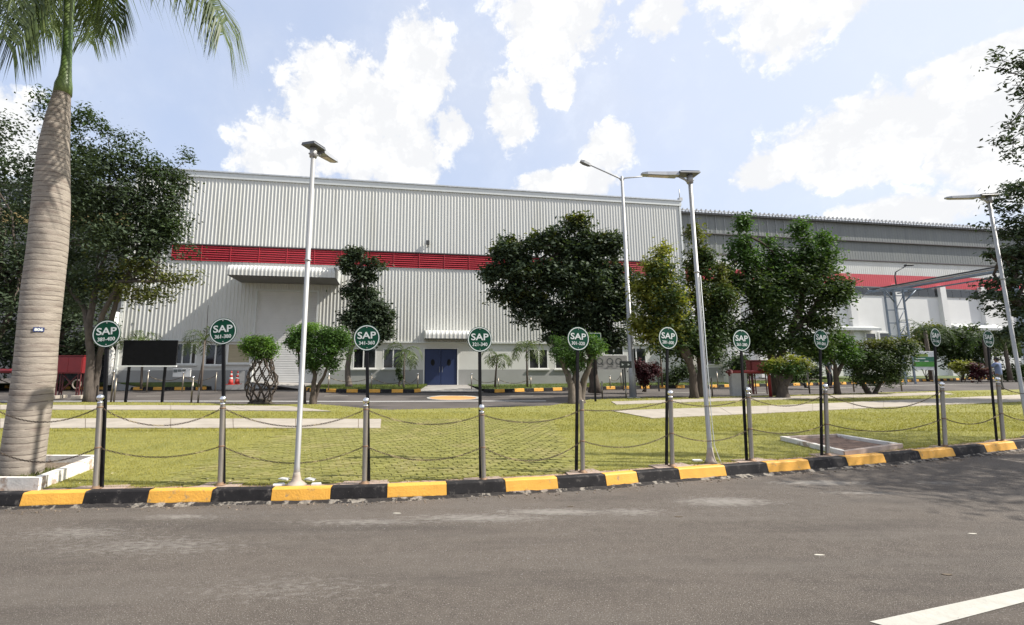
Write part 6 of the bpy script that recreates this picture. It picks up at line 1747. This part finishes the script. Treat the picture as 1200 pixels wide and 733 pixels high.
# leaves and weeds in the palm pit
def litter(cx, cy, rx, ry, n, z, mat, label, s_=.02, seed=1):
    rg = np.random.default_rng(seed); th = rg.random(n) * 6.283; rad = np.sqrt(rg.random(n)); x = cx + rx * rad * np.cos(th); y = cy + ry * rad * np.sin(th); a = rg.random(n) * 6.283
    s = s_ * rg.uniform(.5, 1.3, n); V = np.zeros((n, 3, 3))
    V[:, 0] = np.stack([x - np.cos(a) * s * .25, y - np.sin(a) * s * .25, np.full(n, z)], 1); V[:, 1] = np.stack([x + np.cos(a) * s * .25, y + np.sin(a) * s * .25, np.full(n, z)], 1)
    V[:, 2] = np.stack([x + rg.normal(0, .6, n) * s, y + rg.normal(0, .6, n) * s, z + s * rg.uniform(.2, 2, n)], 1)
    return tag(np_mesh('weeds', V.reshape(-1, 3), np.arange(n * 3).reshape(-1, 3), mat), label, 'weeds', kind='stuff')
litter(g0.x + .1, PY - .05, .5, .3, 1600, LZ + .04, L_olive, 'weeds and grass growing round the foot of the tall palm', .03)
# verge grass blades
def verge_blades(n, ev, depth, z0, z1, seed):
    rg = np.random.default_rng(seed); E = np.array([(p.x, p.y) for p in ev]); i = rg.integers(0, len(E) - 1, n); f = rg.random(n)[:, None]
    p = E[i] + (E[i + 1] - E[i]) * f; d = rg.random(n); y = p[:, 1] + .15 + d * depth; z = z0 + (z1 - z0) * d; a = rg.random(n) * 6.283; h = rg.uniform(.04, .12, n)
    V = np.zeros((n, 3, 3)); w = .012
    V[:, 0] = np.stack([p[:, 0] - np.cos(a) * w, y - np.sin(a) * w, z - .02], 1); V[:, 1] = np.stack([p[:, 0] + np.cos(a) * w, y + np.sin(a) * w, z - .02], 1); V[:, 2] = np.stack([p[:, 0] + rg.normal(0, .04, n), y + rg.normal(0, .04, n), z + h], 1)
    return V.reshape(-1, 3)
V = np.concatenate([verge_blades(16000, [p for p in FKP[0] if p.x > -26], 3.4, .15, .33, 1), verge_blades(9000, FKP[1], 3.6, .15, .2, 2), verge_blades(14000, FKP[2], 3.5, .15, .17, 3)])
tag(np_mesh('grass', V, np.arange(len(V)).reshape(-1, 3), LEAF('leaf_verge_grass', (.08, .11, .03), (.15, .17, .05), .3, .7)), 'rough green grass on the verges before the hall', 'grass', kind='stuff')

# ------------------------------------------------------------------ people
def skin_mesh(name, verts, edges, radii, mat, parent, levels=2, root=0):
    me = bpy.data.meshes.new(name); me.from_pydata(verts, edges, []); me.update()
    ob = bpy.data.objects.new(name, me); COL.objects.link(ob)
    md = ob.modifiers.new('s', 'SKIN'); sd = ob.modifiers.new('u', 'SUBSURF'); sd.levels = levels; sd.render_levels = levels
    for i, r in enumerate(radii):
        v = me.skin_vertices[0].data[i]; v.radius = (r, r) if not isinstance(r, tuple) else r; v.use_root = (i == root)
    dg = bpy.context.evaluated_depsgraph_get(); dg.update()
    m2 = bpy.data.meshes.new_from_object(ob.evaluated_get(dg)); bpy.data.objects.remove(ob)
    m2.materials.clear(); m2.materials.append(mat)
    for p in m2.polygons: p.use_smooth = True
    return link_mesh(name, m2, parent)
skinm = M('skin', (.20, .11, .07), .6); hairm = M('black_hair', (.012, .01, .01), .6)
def person(label, loc, rz, shirt, trouser, hat=None, pose=0):
    o = thing('person', label, 'person', loc, rz)
    # arms: pose 1 = right arm reaching out
    al = [(-.21, 0, 1.42), (-.27, -.02, 1.15), (-.25, -.14, .92)]
    ar = [(.21, 0, 1.42), (.33, -.12, 1.22), (.42, -.34, 1.18)] if pose else [(.21, 0, 1.42), (.27, -.02, 1.15), (.25, -.14, .92)]
    V = [(0, 0, .98), (0, .01, 1.2), (0, 0, 1.42), (0, -.01, 1.52), (0, -.01, 1.60), (0, -.015, 1.70), *al, *ar,
         (-.1, 0, .92), (-.11, -.02, .5), (-.12, .03, .09), (-.13, -.14, .04), (.1, 0, .92), (.12, -.04, .5), (.13, .05, .09), (.14, -.12, .04)]
    E = [(0, 1), (1, 2), (2, 3), (3, 4), (4, 5), (2, 6), (6, 7), (7, 8), (2, 9), (9, 10), (10, 11), (0, 12), (12, 13), (13, 14), (14, 15), (0, 16), (16, 17), (17, 18), (18, 19)]
    Rr = [(.14, .10), (.14, .10), (.13, .09), .05, (.075, .085), (.07, .085), .055, .042, .03, .055, .042, .03, .085, .058, .042, .035, .085, .058, .042, .035]
    skin_mesh('body', V, E, Rr, skinm, o)
    # hands with fingers
    for s_, w in ((-1, al[2]), (1, ar[2])):
        mb = MB(); w = Vector(w); fwd = Vector((0, -.6, -.8)).normalized() if not (pose and s_ > 0) else Vector((.2, -.95, -.1)).normalized()
        mb.tube([w, w + fwd * .05, w + fwd * .09], [.024, .034, .028], 8, flat=.5)
        for k in range(4):
            b0 = w + fwd * .085 + Vector((-.024 + .016 * k, 0, 0)); L_ = (.06, .072, .07, .052)[k]
            mb.tube([b0, b0 + fwd * L_ * .5, b0 + (fwd + Vector((0, .3, -.5))).normalized() * L_], [.008, .0078, .006], 6)
        b0 = w + fwd * .03 + Vector((-.03 * s_, 0, 0)); mb.tube([b0, b0 + fwd * .03 + Vector((-.025 * s_, 0, 0)), b0 + fwd * .06 + Vector((-.028 * s_, 0, 0))], [.01, .009, .007], 6)
        mb.build('hand', skinm, o)
    g_ = 1.18
    skin_mesh('shirt', [(0, 0, .80), (0, .01, 1.2), (0, 0, 1.42), (0, 0, 1.47), (-.21, 0, 1.42), (-.265, -.02, 1.2), (.21, 0, 1.42), ar[0] and tuple(Vector(ar[0]).lerp(Vector(ar[1]), .85))],
              [(0, 1), (1, 2), (2, 3), (2, 4), (4, 5), (2, 6), (6, 7)], [(.19, .135), (.178, .128), (.16, .11), .07, .075, .065, .075, .065], shirt, o)
    skin_mesh('trousers', [(0, 0, 1.0), (0, 0, .93), (-.1, 0, .86), (-.11, -.02, .5), (-.12, .03, .1), (.1, 0, .86), (.12, -.04, .5), (.13, .05, .1)], [(0, 1), (1, 2), (2, 3), (3, 4), (1, 5), (5, 6), (6, 7)],
              [(.16, .115), (.155, .11), .1, .08, .065, .1, .08, .065], trouser, o)
    for s_, y_ in ((-1, -.02), (1, .0)):
        mb = MB(); mb.sphere((.13 * s_, y_ - .03, .045), .05, 10, 6, (.9, 2.4, .85)); mb.build('shoe', blackm, o)
    mb = MB(); mb.sphere((0, .012, 1.685), .105, 14, 9, (.86, .98, 1.08)); hr = mb.build('hair', hairm, o)
    mb = MB(); mb.sphere((0, -.105, 1.645), .016, 8, 6, (.8, 1.2, 1.3)); mb.build('nose', skinm, o)
    for s_ in (-1, 1):
        mb = MB(); mb.sphere((.032 * s_, -.094, 1.668), .010, 8, 6); mb.build('eye', signw, o)
        mb = MB(); mb.sphere((.086 * s_, .0, 1.64), .022, 8, 6, (.4, .8, 1.2)); mb.build('ear', skinm, o)
    mb = MB(); mb.sphere((0, -.098, 1.607), .02, 8, 5, (1.2, .5, .3)); mb.build('mouth', M('lips', (.16, .06, .05), .6), o)
    if hat:
        mb = MB(); mb.lathe([(.135, 1.69), (.125, 1.72), (.118, 1.78), (.07, 1.83), (.01, 1.845)], n=16); mb.add([(-.09, -.11, 1.695), (.09, -.11, 1.695), (.07, -.2, 1.68), (-.07, -.2, 1.68)], [(0, 1, 2, 3)]); mb.build('cap', hat, o)
    return o
gp_ = P(1173, 455, 24.0)
person('man in a blue shirt seen from behind near the right edge', (gp_.x, 24.0, .0), R(200), M('blue_shirt', (.13, .17, .30), .8, var=.08, scale=9), M('grey_trousers', (.10, .095, .09), .8), pose=1)
gp_ = P(973, 452, 26.5)
person('person in dark clothes and a teal cap behind the small green tree', (gp_.x, 26.5, .05), R(25), M('dark_shirt', (.02, .025, .035), .8), M('dark_trousers', (.02, .02, .025), .8), hat=M('teal_cap', (.03, .22, .17), .5))
print('objects', len(bpy.data.objects))
